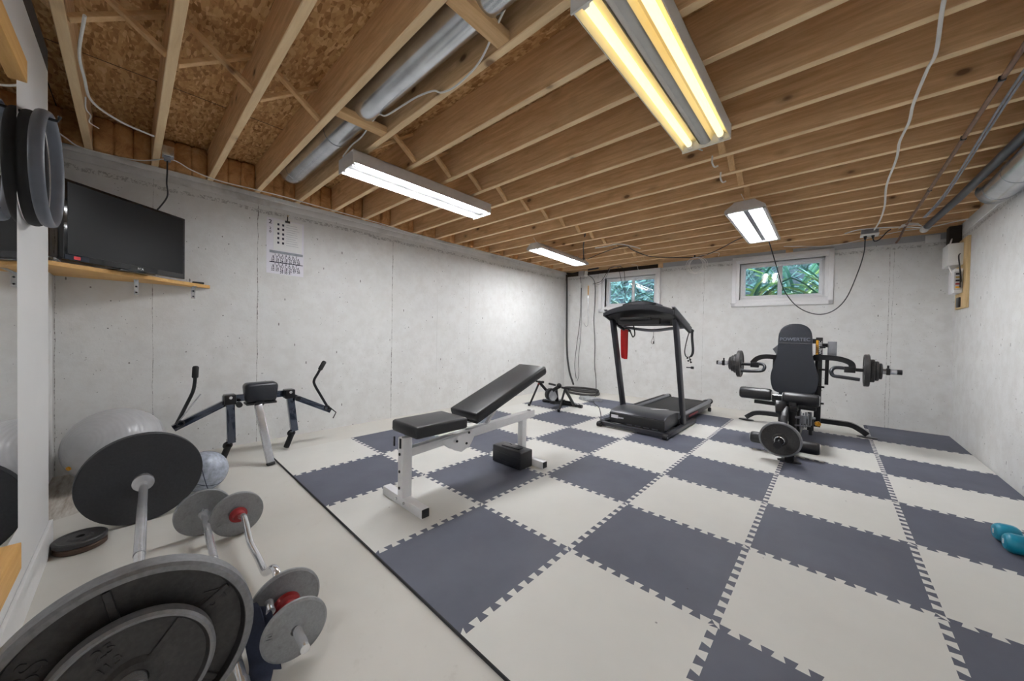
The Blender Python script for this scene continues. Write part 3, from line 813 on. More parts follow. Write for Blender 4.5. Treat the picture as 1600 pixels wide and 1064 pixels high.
# bands hanging on the treadmill
def ribbon(path, w, t, up, n=6):
    g = G(); P = catmull(path, n); up = V(up).normalized(); m = len(P); R_ = []
    for i, p in enumerate(P):
        d = (P[min(i+1, m-1)]-P[max(i-1, 0)]).normalized(); nn = d.cross(up).normalized()
        R_.append([g.bm.verts.new(p+up*a*w/2+nn*b*t/2) for a, b in ((-1,-1),(1,-1),(1,1),(-1,1))])
    for A_, B_ in zip(R_, R_[1:]):
        for k in range(4): g.bm.faces.new([A_[k], A_[(k+1) % 4], B_[(k+1) % 4], B_[k]])
    g.bm.faces.new(R_[0][::-1]); g.bm.faces.new(R_[-1]); return g
r = thing('resistance_band', 'bright red flat rubber band hanging in a loop from the treadmill console', 'band', (-.94,2.56,.73))
obj('band', ribbon([(-.968,2.56,1.09),(-.965,2.56,.95),(-.957,2.56,.78),(-.945,2.57,.742),(-.945,2.585,.78),(-.95,2.59,.95),(-.955,2.59,1.09)], .042, .004, (1,.12,0)), 'red', r)
obj('band', ribbon([(-.932,2.55,1.085),(-.928,2.55,.95),(-.926,2.55,.78),(-.925,2.56,.738),(-.925,2.58,.78),(-.925,2.585,1.085)], .036, .004, (1,.3,0)), 'red', r)
g = G(); g.tube(catmull([(-.98,2.54,1.13),(-.95,2.53,1.09),(-.91,2.53,1.10),(-.87,2.54,1.08),(-.85,2.55,1.03),(-.83,2.55,1.0),(-.81,2.55,1.03),(-.815,2.54,1.10),(-.815,2.5,1.17)], 6), .007, 8); obj('tie_cord', g, 'blackp', r)
g = G(); g.tube([(-.99,2.53,1.12),(-.93,2.53,1.085)], .016, 10); obj('handle', g, 'blackp', r)
r = thing('hanging_strap', 'black webbing strap with clips hanging from the right treadmill arm', 'strap', (-.28,2.76,.70))
obj('webbing', ribbon([(-.285,2.79,1.08),(-.31,2.79,.98),(-.33,2.79,.86),(-.32,2.79,.80),(-.30,2.79,.785)], .022, .005, (0,1,0.1)), 'rubber', r)
obj('webbing', ribbon([(-.262,2.81,1.09),(-.262,2.81,1.0),(-.25,2.81,.86),(-.262,2.80,.80),(-.285,2.80,.785)], .026, .005, (1,.5,0)), 'rubber', r)
g = G()
for p in ((-.30,2.79,.775),(-.27,2.79,.76),(-.262,2.79,.73),(-.29,2.79,.745)): g.sphere(p, .011, 10)
g.tube([(-.28,2.79,.79),(-.265,2.79,.735)], .005, 8); obj('clip', g, 'blackm', r)

# ================================================================== plate loaded press and leg machine
r = thing('multi_gym', 'black press and leg machine with tall padded backrest near the right window', 'exercise machine', (.65,3.0,0))
g = G(); g.tube(catmull([(.125,3.75,.030),(.16,3.75,.06),(.22,3.75,.098),(.34,3.75,.112),(.65,3.75,.112),(.98,3.75,.112),(1.07,3.75,.105),(1.14,3.75,.065),(1.185,3.75,.030)], 6), .03, sq=(.06,.05)); obj('rear_crossbar', g, 'blackm', r)
for x, y in ((.125,3.75),(1.185,3.75),(.655,2.25)):
    g = G(); g.lathe([(0,0),(0,.08),(.006,.08),(.008,.072),(.008,0)], (x,y,.0), (0,0,1), 28)
    for v in g.bm.verts: v.co.y = y+(v.co.y-y)*.62
    obj('foot_plate', g, 'blackm', r)
bar('base_beam', 'blackm', (.655,2.22,.075), (.655,3.72,.100), .065, .055, r)
bar('front_post', 'blackm', (.655,2.25,.005), (.655,2.25,.10), .06, .06, r, up=(0,1,0))
bar('seat_post', 'blackm', (.655,2.95,.09), (.655,2.95,.38), .06, .06, r, up=(0,1,0))
bar('seat_post', 'blackm', (.64,2.70,.09), (.64,2.70,.45), .055, .055, r, up=(0,1,0))
bar('seat_beam', 'blackm', (.65,2.62,.375), (.65,3.35,.375), .055, .05, r)
for x in (.50, .795):
    bar('rear_post', 'blackm', (x,3.42,.10), (x,3.42,1.03), .055, .055, r, up=(0,1,0))
bar('post_link', 'blackm', (.48,3.42,.14), (.82,3.42,.14), .05, .05, r)
bar('post_link', 'blackm', (.48,3.42,.99), (.82,3.42,.99), .05, .05, r)
for z in (.35,.52,.70,.93): g = G(); g.tube([(.80,3.39,z),(.845,3.39,z)], .010, 10); obj('bolt', g, 'blackm', r)
g = G(); g.tube([(.82,3.42,.95),(.86,3.42,.95)], .02, 12); obj('bolt', g, 'blackm', r)
g = G(); g.box((.86,3.41,.82), (.93,3.45,.99), .004); obj('bracket_plate', g, 'greym', r)
# sticker
g = G(); g.box((.768,3.389,.80), (.822,3.3925,1.02)); st = obj('sticker', g, 'blackp', r)
g = G(); g.box((.770,3.387,.82), (.790,3.3895,1.00)); obj('sticker_band', g, 'yellow', st)
text('lettering', 'POWERTEC', .032, 'white', (.806,3.388,.91), (0,0,1), (-1,0,0), st, .0004)
text('lettering', 'WARNING', .018, 'ink', (.780,3.3865,.91), (0,0,1), (-1,0,0), st, .0004)
# backrest
def smooth_poly(pts, n=5):
    P = [V(p[0], p[1], 0) for p in pts]; m = len(P); out = []
    for i in range(m):
        a, b, c, d = P[i-1], P[i], P[(i+1) % m], P[(i+2) % m]
        for k in range(n):
            t = k/n; q = .5*((2*b)+(-a+c)*t+(2*a-5*b+4*c-d)*t*t+(-a+3*b-3*c+d)*t**3); out.append((q.x, q.y))
    return out
half = [(0,1.168),(.07,1.155),(.118,1.11),(.136,1.04),(.140,.92),(.147,.82),(.168,.74),(.190,.64),(.192,.57),(.176,.49),(.150,.45),(.07,.440)]
poly = half + [(-x, z) for x, z in half[::-1][:-1]] if False else [(x, z) for x, z in half] + [(0,.438)] + [(-x, z) for x, z in half[1:][::-1]]
g = G(); g.prism(smooth_poly(poly, 3), (.607,3.175,0), (1,0,0), (0,.05,1), (0,.055,0), .018, 4)
br = obj('backrest', g, 'navyv', r, ang=50)
text('embossing', 'POWERTEC', .047, 'emboss', (.607,3.222,1.005), (1,0,0), (0,.05,1), br, .002)
g = G(); g.tube([(.472,3.2225,.965),(.742,3.2225,.965)], .0025, 6); obj('stitching', g, 'blackp', br)
g = G(); g.box((.47,2.80,.385), (.80,3.14,.440), .02, 4); obj('seat', g, 'navyv', r)
def roller(x0, x1, y, z, rad, dz=0):
    g = G(); L = x1-x0; pr = [(0,0),(0,rad*.8),(.008,rad*.95),(.02,rad),(L-.02,rad),(L-.008,rad*.95),(L,rad*.8),(L,0)]
    g.lathe(pr, (x0,y,z), (1,0,dz), 28); ro = obj('roller_pad', g, 'blackv', r)
    for x in (x0-.003, x1+.0):
        g = G(); g.tube([(x,y,z+(x-x0)*dz),(x+.004,y,z+(x-x0)*dz)], rad*.78, 24); obj('roller_end', g, 'fixgrey', ro)
roller(.222, .480, 2.72, .470, .056); roller(.562, .822, 2.72, .458, .057)
roller(.36, .59, 2.44, .108, .050); roller(.60, .838, 2.44, .098, .052)
g = G(); g.tube([(.26,2.72,.465),(.80,2.72,.465)], .012, 10); g.tube([(.40,2.44,.104),(.80,2.44,.100)], .012, 10); obj('roller_axle', g, 'chrome', r)
g = G(); g.box((.48,2.69,.43), (.565,2.75,.475), .004); obj('axle_block', g, 'blackm', r)
bar('leg_lever', 'blackm', (.55,2.68,.42), (.56,2.62,.33), .08, .05, r)
bar('leg_lever', 'blackm', (.59,2.66,.38), (.59,2.44,.09), .05, .05, r, up=(1,0,0))
bar('horn_arm', 'blackm', (.59,2.56,.30), (.597,2.30,.19), .045, .045, r)
g = G(); g.tube([(.597,2.40,.200),(.592,2.05,.168)], .0245, 20); g.tube([(.592,2.06,.169),(.592,2.035,.167)], .027, 20); obj('weight_horn', g, 'blackm', r)
bar('seat_bracket', 'blackm', (.335,2.78,.385), (.80,2.78,.375), .04, .035, r)
g = G()
for i in range(5): g.tube([(.70+.018*i,2.64,.36-.01*(i%2)),(.70+.018*i,2.64,.20+.012*i)], .006, 8)
g.tube([(.66,2.66,.30),(.80,2.66,.31)], .012, 10); g.tube([(.72,2.62,.26),(.72,2.62,.33)], .016, 12)
g.tube([(.66,2.64,.23),(.77,2.64,.24)], .007, 8); obj('adjuster_rods', g, 'greym', r)
g = G(); g.tube([(.76,2.66,.36),(.77,2.66,.16)], .015, 10); g.box((.745,2.65,.20),(.79,2.68,.30),.004); obj('adjuster_post', g, 'blackm', r)
g = G(); 
for k in range(5):
    a = 2*PI*k/5; g.tube([(.812,2.91,.222),(.812+.022*math.cos(a),2.905,.222+.022*math.sin(a))], .012, 8)
g.tube([(.812,2.95,.222),(.812,2.90,.222)], .016, 12); obj('knob', g, 'yellow', r)
g = G(); g.tube([(.812,2.94,.222),(.655,3.05,.16)], .007, 8); obj('knob_rod', g, 'blackm', r)
# press arms
Y_ = 3.3
for s, pts, horn, hz in ((-1, [(.46,3.33,.805),(.36,3.31,.812),(.285,3.30,.79),(.235,3.30,.735)], (.30,-.118), .716),
                     (1, [(.76,3.33,.826),(.86,3.31,.828),(.96,3.30,.818),(1.03,3.30,.785),(1.045,3.30,.735)], (.985,1.367), .722)):
    g = G(); g.tube(catmull(pts, 6), .02, sq=(.045,.05)); obj('press_arm', g, 'blackm', r)
    x0, x1 = horn
    g = G(); g.tube([(x0,Y_,hz),(x1,Y_,hz)], .0165, 16); obj('arm_horn', g, 'blackm', r)
    g = G(); d_ = 1 if x1 > x0 else -1; a_ = (x0+x1)/2
    xe = 1.235 if d_ > 0 else .0
    g.tube([(xe,Y_,hz),(xe+d_*.10,Y_,hz)], .0245, 18); cl = obj('sleeve', g, 'silver', r)
    g = G(); g.tube([(x1-d_*.095,Y_,hz),(x1,Y_,hz)], .0235, 18); obj('horn_grip', g, 'blackp', cl)
    g = G(); xc = xe+d_*.045; g.box((xc-.014,Y_-.03,hz-.03), (xc+.014,Y_+.03,hz+.03), .006); g.tube([(xc,Y_,hz+.03),(xc,Y_,hz+.058)], .008, 10); obj('collar_clamp', g, 'blackm', cl)
    if s > 0: hp = [(1.03,3.30,.728),(.94,3.30,.735),(.905,3.29,.722),(.893,3.27,.69),(.91,3.26,.655),(.96,3.25,.648),(1.04,3.25,.640),(1.095,3.25,.634)]
    else: hp = [(.22,3.30,.718),(.31,3.30,.728),(.345,3.29,.715),(.352,3.27,.685),(.335,3.26,.658),(.28,3.25,.648),(.20,3.25,.642),(.14,3.25,.642)]
    g = G(); g.tube(catmull(hp, 6), .017, 12); obj('press_handle', g, 'tmgrey', r)
    g = G(); g.box((min(x0,x0+d_*.08),Y_-.027,hz-.03), (max(x0,x0+d_*.08),Y_+.027,hz+.028), .004); obj('arm_clamp', g, 'blackm', r)
    g = G(); q = .43 if s < 0 else .86; g.bar((q,3.36,.55), (q,3.36,.82), .03, .02, up=(0,1,0), bev=.002); obj('arm_brace', g, 'blackm', r)
bar('arm_yoke', 'blackm', (.44,3.36,.815), (.79,3.36,.815), .05, .05, r)
g = G(); g.bar((.44,3.30,.86), (.52,3.38,.95), .01, .10, bev=.002); obj('gusset', g, 'greym', r)

# ------------------------------------------------------------------ weight plates
def plate_obj(label, c, axis, R_, t, mat, group=None, letters=None, hub=.036, deep=.35, rimw=.12, up=(0,0,1), name='weight_plate', face_mat=None, flat=False, n=64):
    """a cast plate: rim, recessed web, hub; c is its centre"""
    c = V(c); ax = V(axis).normalized(); r = thing(name, label, 'weight plate', c, group)
    h = t/2; w = R_*rimw; hr = hub*1.45; bore = .0255 if R_ > .12 or hub > .03 else .0145
    d = h*(1-deep)
    if flat: prof = [(-h,bore),(-h,R_-.003),(-h+.003,R_),(h-.003,R_),(h,R_-.003),(h,bore),(-h,bore)]
    else: prof = [(-h,bore),(-h,hr*.8),(-d,hr),(-d,R_-w-.006),(-h+.001,R_-w),(-h,R_-.006),(-h+.005,R_),(h-.005,R_),(h,R_-.006),(h-.001,R_-w),(d,R_-w-.006),(d,hr),(h,hr*.8),(h,bore),(-h,bore)]
    g = G(); g.lathe(prof, c, ax, n); disc = obj('disc', g, mat, r, ang=30)
    d0, sd, u = frame(ax, up)
    if letters:
        for s, pos, size, ang in letters:
            a = math.radians(ang); o = c + ax*(d if not flat else h) + (sd*math.cos(a)+u*math.sin(a))*pos
            rad = (sd*math.cos(a)+u*math.sin(a)); tang = rad.cross(ax)*-1
            # read with the top of the letters outwards
            right = rad.cross(ax)
            if right.cross(rad).dot(ax) < 0: right = -right
            text('lettering', s, size, mat if not face_mat else face_mat, o, right, rad, disc, .003)
    return r, disc
# on the press machine
for s, x0, hz in ((-1,.135,.716),(1,1.120,.722)):
    side = 'left' if s < 0 else 'right'
    x = x0
    for R_, t, word in ((.152,.040,'largest innermost'),(.108,.032,'medium second'),(.092,.024,'third'),(.075,.020,'smallest outermost')):
        xc = x+s*t/2
        plate_obj('%s black weight plate on the %s press arm of the machine' % (word, side), (xc,Y_,hz), (s,0,0), R_, t, 'iron', 'weight plates on the press arms', n=40)
        x += s*(t+.002)
pl_, pd_ = plate_obj('dark grey weight plate facing forward on the leg lever of the machine', (.5955,2.19,.183), (-.02,-1,-.09), .142, .034, 'iron', None,
          [('25',.088,.030,62),('LB',.088,.026,35),('25',.088,.026,235)], deep=.45, rimw=.07)

g = G(); g.lathe([(.012,.128),(.0178,.130),(.0182,.138),(.013,.1427),(-.013,.1427),(-.0182,.138)], (.5955,2.19,.183), (-.02,-1,-.09), 72); obj('rim', g, 'ironmid', pd_)
g = G(); g.torus((.5945,2.155,.180), (-.02,-1,-.09), .032, .004, 32, 8); g.torus((.5945,2.147,.179), (-.02,-1,-.09), .031, .004, 32, 8)
one('spring_collar', 'small chrome spring collar on the horn in front of the leg lever plate', 'collar', g, 'chrome')

# ================================================================== barbells on the painted floor
r = thing('barbell', 'long chrome barbell lying between the two big plates at left', 'barbell', (-1.0,-1.35,FZ))
za = .213
g = G(); g.tube([(-1.66,-1.338,za),(-.36,-1.364,za)], .0145, 20); obj('shaft', g, 'chrome', r)
g = G(); g.tube([(-1.60,-1.3385,za),(-1.30,-1.345,za)], .0156, 24); obj('knurling', g, 'silver', r)
g = G(); g.tube([(-1.30,-1.345,za),(-.86,-1.354,za)], .0162, 24); obj('knurling', g, 'silver', r)
for a, b, c_ in ((-1.70,-1.665,.040),(-.37,-.345,.040)):
    g = G(); g.lathe([(0,0),(0,.02),(.004,c_),(b-a-.004,c_),(b-a,.02),(b-a,0)], (a,-1.338-(a+1.7)*.02,za), (1,-.02,0), 32); obj('collar', g, 'silver', r)
for a, b in ((-2.12,-1.70),(-.345,-.20)):
    g = G(); g.tube([(a,-1.338-(a+1.7)*.02,za),(b,-1.338-(b+1.7)*.02,za)], .0245, 24); obj('sleeve', g, 'chrome', r)
plate_obj('large dark flat-backed plate at the far end of the long barbell', (-1.757,-1.337,.218), (1,.08,0), .230, .044, 'ironface', None, None, flat=True)
p45, d45 = plate_obj('huge deep-dished iron plate in the near left corner of the picture', (-.305,-1.366,.213), (1,0,0), .225, .052, 'iron', None,
          [('45',.160,.055,150),('LBS',.160,.058,22)], deep=.72, rimw=.085, hub=.05)
for nm, dd, cc, rr, ww in (('rim', d45, (-.305,-1.366,.213), .225, .018), ):
    g = G(); g.lathe([(.0262,rr-ww),(.0268,rr-.006),(.021,rr+.0006),(-.021,rr+.0006),(-.0262,rr-.006),(-.0262,rr-ww)], cc, (1,0,0), 96); obj(nm, g, 'ironmid', dd)
for a in (30, 102, 174, 246, 318):
    aa = math.radians(a); e = V(0, math.cos(aa), math.sin(aa)); c0 = V(-.300,-1.366,.213)
    g = G(); g.bar(c0+e*.07+V(.004,0,0), c0+e*.198+V(.004,0,0), .014, .012, up=(1,0,0), bev=.003); obj('rib', g, 'iron', d45)
p25, d25 = plate_obj('smaller 25 pound iron plate in front of the huge plate, near left corner', (-.252,-1.366,.213), (1,0,0), .140, .036, 'iron', None,
          [('25',.100,.034,66),('11.3',.066,.024,60),('LBS',.09,.024,290)], deep=.5, rimw=.085, hub=.034)
g = G(); g.lathe([(.0182,.129),(.0188,.135),(.013,.1406),(-.013,.1406),(-.0182,.135)], (-.252,-1.366,.213), (1,0,0), 80); obj('rim', g, 'ironmid', d25)
for a in (52, 172, 292):
    aa = math.radians(a); e = V(0, math.cos(aa), math.sin(aa)); c0 = V(-.245,-1.366,.213)
    g = G(); g.bar(c0+e*.045+V(.003,0,0), c0+e*.125+V(.003,0,0), .012, .010, up=(1,0,0), bev=.003); obj('rib', g, 'iron', d25)

# straight short bar
r = thing('barbell', 'short straight chrome bar lying between the long barbell and the curl bar', 'barbell', (-.8,-1.14,FZ))
g = G(); g.tube([(-1.50,-1.137,.106),(-.17,-1.165,.010)], .0128, 18); obj('shaft', g, 'chrome', r)
for t0, t1 in ((.25,.42),(.50,.62)):
    a = V(-1.50,-1.137,.106).lerp(V(-.17,-1.165,.010), t0); b = V(-1.50,-1.137,.106).lerp(V(-.17,-1.165,.010), t1)
    g = G(); g.tube([a, b], .0140, 18); obj('knurling', g, 'silver', r)
g = G(); g.tube([(-1.366,-1.139,.097),(-1.345,-1.139,.0965)], .021, 20); obj('collar', g, 'silver', r)
g = G(); g.tube([(-.30,-1.162,.0194),(-.16,-1.165,.0095)], .0170, 18); obj('collar', g, 'chrome', r)
plate_obj('small pale grey plate on the far end of the straight short bar', (-1.378,-1.139,.098), (1,-.01,0), .109, .020, 'ironl', None, None, flat=True, hub=.02)

# EZ curl bar
r = thing('curl_bar', 'zigzag chrome curl bar with red collars on the bare floor', 'barbell', (-.8,-1.03,FZ))
g = G(); g.tube(catmull([(-1.40,-1.026,.093),(-1.22,-1.024,.094),(-1.17,-1.018,.108),(-1.13,-1.018,.106),(-1.0,-1.026,.079),(-.94,-1.027,.069),(-.82,-1.025,.065),(-.70,-1.030,.073),(-.66,-1.029,.088),(-.615,-1.022,.121),(-.575,-1.020,.124),(-.535,-1.022,.098),(-.50,-1.024,.093),(-.20,-1.036,.090)], 6), .0128, 16); obj('shaft', g, 'chrome', r)
for x, s in ((-1.243,1),(-.418,-1)):
    g = G(); g.lathe([(0,0),(0,.026),(.004,.034),(.010,.036),(.016,.026),(.022,.024),(.045,.022),(.045,0)], (x,-1.026,.094), (s,0,0), 28) if s > 0 else \
        g.lathe([(0,0),(0,.038),(.004,.040),(.016,.036),(.022,.026),(.040,.024),(.044,.034),(.048,.034),(.048,0)], (x-.006,-1.027,.093), (1,0,0), 28)
    obj('collar', g, 'redpl', r)
g = G(); g.tube([(-.37,-1.028,.093),(-.352,-1.029,.093)], .017, 16); obj('spacer', g, 'chrome', r)
plate_obj('small pale grey plate numbered 10 on the far end of the curl bar', (-1.256,-1.026,.092), (1,0,0), .104, .020, 'ironl', None, [('10',.075,.026,-20)], flat=True, hub=.02)
plate_obj('small grey plate behind the red collar, near end of the curl bar', (-.440,-1.026,.092), (1,0,0), .104, .018, 'ironl', None, None, hub=.02, rimw=.06, deep=.3)
plate_obj('small grey outermost plate numbered 10 on the near end of the curl bar', (-.298,-1.035,.090), (1,-.02,0), .088, .018, 'ironl', None, [('10',.068,.022,15)], hub=.02, rimw=.05, deep=.25)
# strap
r = thing('weight_strap', 'wide dark navy webbing strap looped over the bar beside the huge plate', 'strap', (-.3,-1.12,FZ))
obj('strap', ribbon([(-.53,-1.165,-.008),(-.515,-1.155,.06),(-.48,-1.140,.120),(-.445,-1.128,.138),(-.41,-1.122,.118),(-.37,-1.117,.06),(-.335,-1.112,-.006),(-.27,-1.14,-.009)], .066, .006, (.70,.72,0)), 'navy', r)
obj('strap', ribbon([(-.425,-1.092,.120),(-.40,-1.088,.125),(-.37,-1.086,.09),(-.335,-1.084,.04),(-.305,-1.082,-.006)], .030, .005, (.70,.72,0)), 'navy', r)
g = G(); g.tube([(-.425,-1.075,.125),(-.385,-1.078,.118)], .013, 16); obj('ring', g, 'chrome', r)

# plates lying on the floor
def floor_plate(label, z, R_, t, mat, dx=0, dy=0, lets=None):
    return plate_obj(label, (-1.640+dx,-1.535+dy,z), (0,0,1), R_, t, mat, None, lets, deep=.45, rimw=.13, hub=.028, up=(0,1,0))
floor_plate('rusty brown weight plate lying flat under another plate by the partition', FZ+.0125, .080, .025, 'rust', .004, .002)
floor_plate('dark weight plate lying on top of the rusty one on the floor', FZ+.038, .083, .025, 'iron')

# ================================================================== balls
r = thing('exercise_ball', 'big grey exercise ball in the left corner behind the barbell', 'ball', (-2.60,-1.45,FZ))
g = G()
prof = []
for i in range(121):
    a = -PI/2+PI*i/120; rr = .235+.0006*math.sin(i*PI/2)*(1 if 8 < i < 112 else 0); prof.append((rr*math.sin(a), max(0, rr*math.cos(a)) if 0 < i < 120 else 0))
g.lathe(prof, (-2.600,-1.45,FZ+.235), (.75,-.55,.35), 64); bb = obj('ball', g, 'ballgrey', r, ang=80)
g = G(); g.tube([(-2.455,-1.632,FZ+.165),(-2.45,-1.638,FZ+.163)], .012, 12); obj('plug', g, 'yellow', r)
r = thing('medicine_ball', 'small silvery blue medicine ball behind the big dark plate', 'ball', (-2.003,-1.076,FZ))
g = G(); g.sphere((-2.003,-1.076,FZ+.119), .119, 40); mb = obj('ball', g, 'medgrey', r, ang=80)
for ax in ((1,0,.3),(.1,1,.2),(.6,.6,1)):
    g = G(); g.torus((-2.003,-1.076,FZ+.119), ax, .1185, .0022, 48, 6); obj('seam', g, 'navy', mb)
# ================================================================== ab / push-up machine
r = thing('push_up_machine', 'glossy black folding ab machine with two upright handles by the left wall', 'exercise machine', (-2.45,-.70,FZ))
Xp = -2.50
g = G(); g.box((-2.56,-.802,.425), (-2.43,-.580,.582), .032, 5)
for v in g.bm.verts:
    if v.co.z < .50: v.co.y = -.69+(v.co.y+.69)*.93
obj('knee_pad', g, 'navyv', r, ang=50)
g = G(); g.box((-2.555,-.79,.412), (-2.435,-.592,.427), .003); obj('pad_board', g, 'blackp', r)
bar('crossbar', 'gloss', (-2.52,-.925,.468), (-2.52,-.485,.470), .045, .052, r, bev=.003)
for s, py, arm_end, hp, leg in (
  (-1, -.885, (Xp,-1.19,.300), [(Xp,-1.178,.315),(Xp,-1.125,.45),(Xp,-1.090,.545),(Xp,-1.080,.61),(Xp,-1.078,.655)], (Xp,-.876,.138)),
  (1, -.495, (Xp,-.165,.275), [(Xp,-.185,.305),(Xp,-.245,.42),(Xp,-.295,.52),(Xp,-.300,.565),(Xp,-.272,.62),(Xp,-.250,.662)], (Xp+.0,-.458,.150))):
    bar('arm', 'gloss', (Xp,py,.455), arm_end, .045, .045, r, bev=.003)
    bar('leg', 'gloss', (Xp+.025,py,.48), (leg[0]+.025,leg[1],leg[2]), .05, .05, r, bev=.003, up=(0,1,0))
    g = G(); g.box((Xp-.04,py-.036,.43), (Xp+.055,py+.036,.505), .008); br_ = obj('pivot_bracket', g, 'blackm', r)
    g = G(); g.tube([(Xp+.055,py,.485),(Xp+.064,py,.485)], .011, 10); obj('bolt', g, 'chrome', br_)
    g = G(); g.tube([(Xp+.04,py+.05,.43),(Xp+.075,py+.05,.425)], .02, 12); obj('knob', g, 'blackp', r)
    g = G(); g.tube(catmull(hp, 5), .011, 12); hb = obj('handle', g, 'blackm', r)
    e = V(hp[-1]); d_ = (V(hp[-1])-V(hp[-2])).normalized()
    g = G(); L = .088; g.lathe([(0,0),(0,.015),(.006,.0185),(L-.012,.0185),(L-.003,.013),(L,0)], e-d_*.01, (d_.x,d_.y,d_.z), 18); obj('foam_grip', g, 'rubber', hb)
    g = G(); g.torus((arm_end[0]+.026, arm_end[1]-s*.035, arm_end[2]+.032), (1,0,0), .019, .005, 20, 8); obj('hinge', g, 'blackm', r)
    g = G(); lz = V(leg); g.torus((lz.x+.02,lz.y-.02,lz.z-.018), (1,0,0), .022, .009, 20, 8); obj('hinge', g, 'blackm', r)
    g = G(); g.tube([(lz.x+.02,lz.y-.015,lz.z-.02), (lz.x-.02,lz.y-.045,FZ+.022)], .0215, 16); obj('foot_roller', g, 'rubber', r)
    g = G(); g.tube([(lz.x+.02,lz.y-.03,lz.z+.02),(lz.x+.02,lz.y+.03,lz.z+.02)], .008, 8); obj('bolt', g, 'chrome', r)
g = G(); g.tube([(Xp+.03,-.18,.31),(Xp+.03,-.125,.255),(Xp+.03,-.150,.205)], .005, 8); obj('pin', g, 'blackm', r)
g = G(); g.tube([(Xp+.02,-1.17,.335),(Xp+.03,-1.05,.53)], .004, 8); obj('link_rod', g, 'silver', r)
lg = bar('leg', 'silver', (-2.335,-.737,.425), (-2.200,-.684,.002), .046, .046, r, bev=.003, up=(0,1,0))
bar('foot_cap', 'rubber', (-2.2025,-.685,.010), (-2.196,-.682,-.011), .049, .049, lg, up=(0,1,0))
bar('leg_mount', 'blackm', (-2.44,-.70,.425), (-2.33,-.737,.428), .05, .03, r)

# ================================================================== shelf, television, calendar
r = thing('corner_shelf', 'long pale wooden shelf on metal brackets carrying the television', 'shelf', (-2.75,-1.4,1.33))
g = G(); g.prism([(XL,-1.735),(-2.27,-1.735),(-2.30,-1.68),(-2.92,-.958),(XL,-.953)], (0,0,1.336), (1,0,0), (0,1,0), (0,0,.025), .002); obj('board', g, 'shelfwood', r)
for y in (-1.365, -1.055):
    g = G(); g.box((XL,y-.012,1.245), (XL+.004,y+.012,1.336)); g.box((XL,y-.012,1.332), (XL+.12 if y > -1.2 else XL+.25,y+.012,1.3355))
    bk = obj('bracket', g, 'galv', r)
    for z in (1.262,1.305):
        g = G(); g.tube([(XL+.004,y,z),(XL+.008,y,z)], .006, 8); obj('screw', g, 'blackm', bk)
r = thing('television', 'black flat television standing angled on the corner shelf', 'television', (-2.55,-1.37,1.361))
TL, TR = V(-2.305,-1.640,0), V(-2.765,-1.115,0)
u = (TR-TL).normalized(); nrm = V(u.y,-u.x,0)      # towards the room
if nrm.x < 0: nrm = -nrm
W = (TR-TL).length; z0, z1 = 1.376, 1.832
def tv(g, a, b, c, d, n0, n1, bev=0): 
    P = lambda s, n, z: TL+u*s+nrm*n+V(0,0,z)
    return g.hull_box([P(a,n0,c),P(b,n0,c),P(b,n1,c),P(a,n1,c),P(a,n0,d),P(b,n0,d),P(b,n1,d),P(a,n1,d)], bev)
g = G(); tv(g, 0, W, z0, z1, -.035, 0, .004); body = obj('casing', g, 'bezel', r)
g = G(); tv(g, .018, W-.018, z0+.036, z1-.016, -.002, .0015); obj('screen', g, 'screen', r)
g = G(); tv(g, .1, W-.1, z0+.05, z1-.08, -.07, -.035, .01); obj('rear_cover', g, 'blackp', r)
g = G(); tv(g, W*.35, W*.65, 1.3615, 1.369, -.12, .04, .003); tv(g, W*.46, W*.54, 1.368, z0+.01, -.03, -.005, .002); obj('stand', g, 'bezel', r)
text('brand_lettering', 'RCA', .019, 'white', TL+u*(W*.56)+nrm*.002+V(0,0,z0+.018), u, (0,0,1), body, .0006)
g = G(); tv(g, .006, .115, z0+.004, z0+.031, .0005, .0015); sk_ = obj('sticker', g, 'siding' if False else 'tealdark' if 'tealdark' in M else 'gloss', body)
g = G(); tv(g, .045, .075, z0+.008, z0+.027, .001, .002); obj('sticker_spot', g, 'red', body)
r = tag(obj('remote_control', G().box((-2.90,-1.065,1.3615), (-2.865,-.995,1.376), .004), 'blackp'), 'small black remote lying at the right end of the television shelf', 'remote')
# cable tangle on the shelf
g = G(); g.tube(catmull([(-2.30,-1.70,1.366),(-2.33,-1.69,1.385),(-2.36,-1.67,1.368),(-2.34,-1.655,1.366),(-2.31,-1.67,1.378),(-2.29,-1.665,1.366)], 5), .004, 6)
one('cable', 'short loose cable heaped at the left end of the television shelf', 'cable', g, 'fixgrey')
# cardboard or board behind the television
g = G(); g.box((-2.60,-1.738,1.362), (-2.42,-1.716,1.80), .003)
one('brown_panel', 'narrow brown panel standing behind the left edge of the television', 'panel', g, 'cardboard')

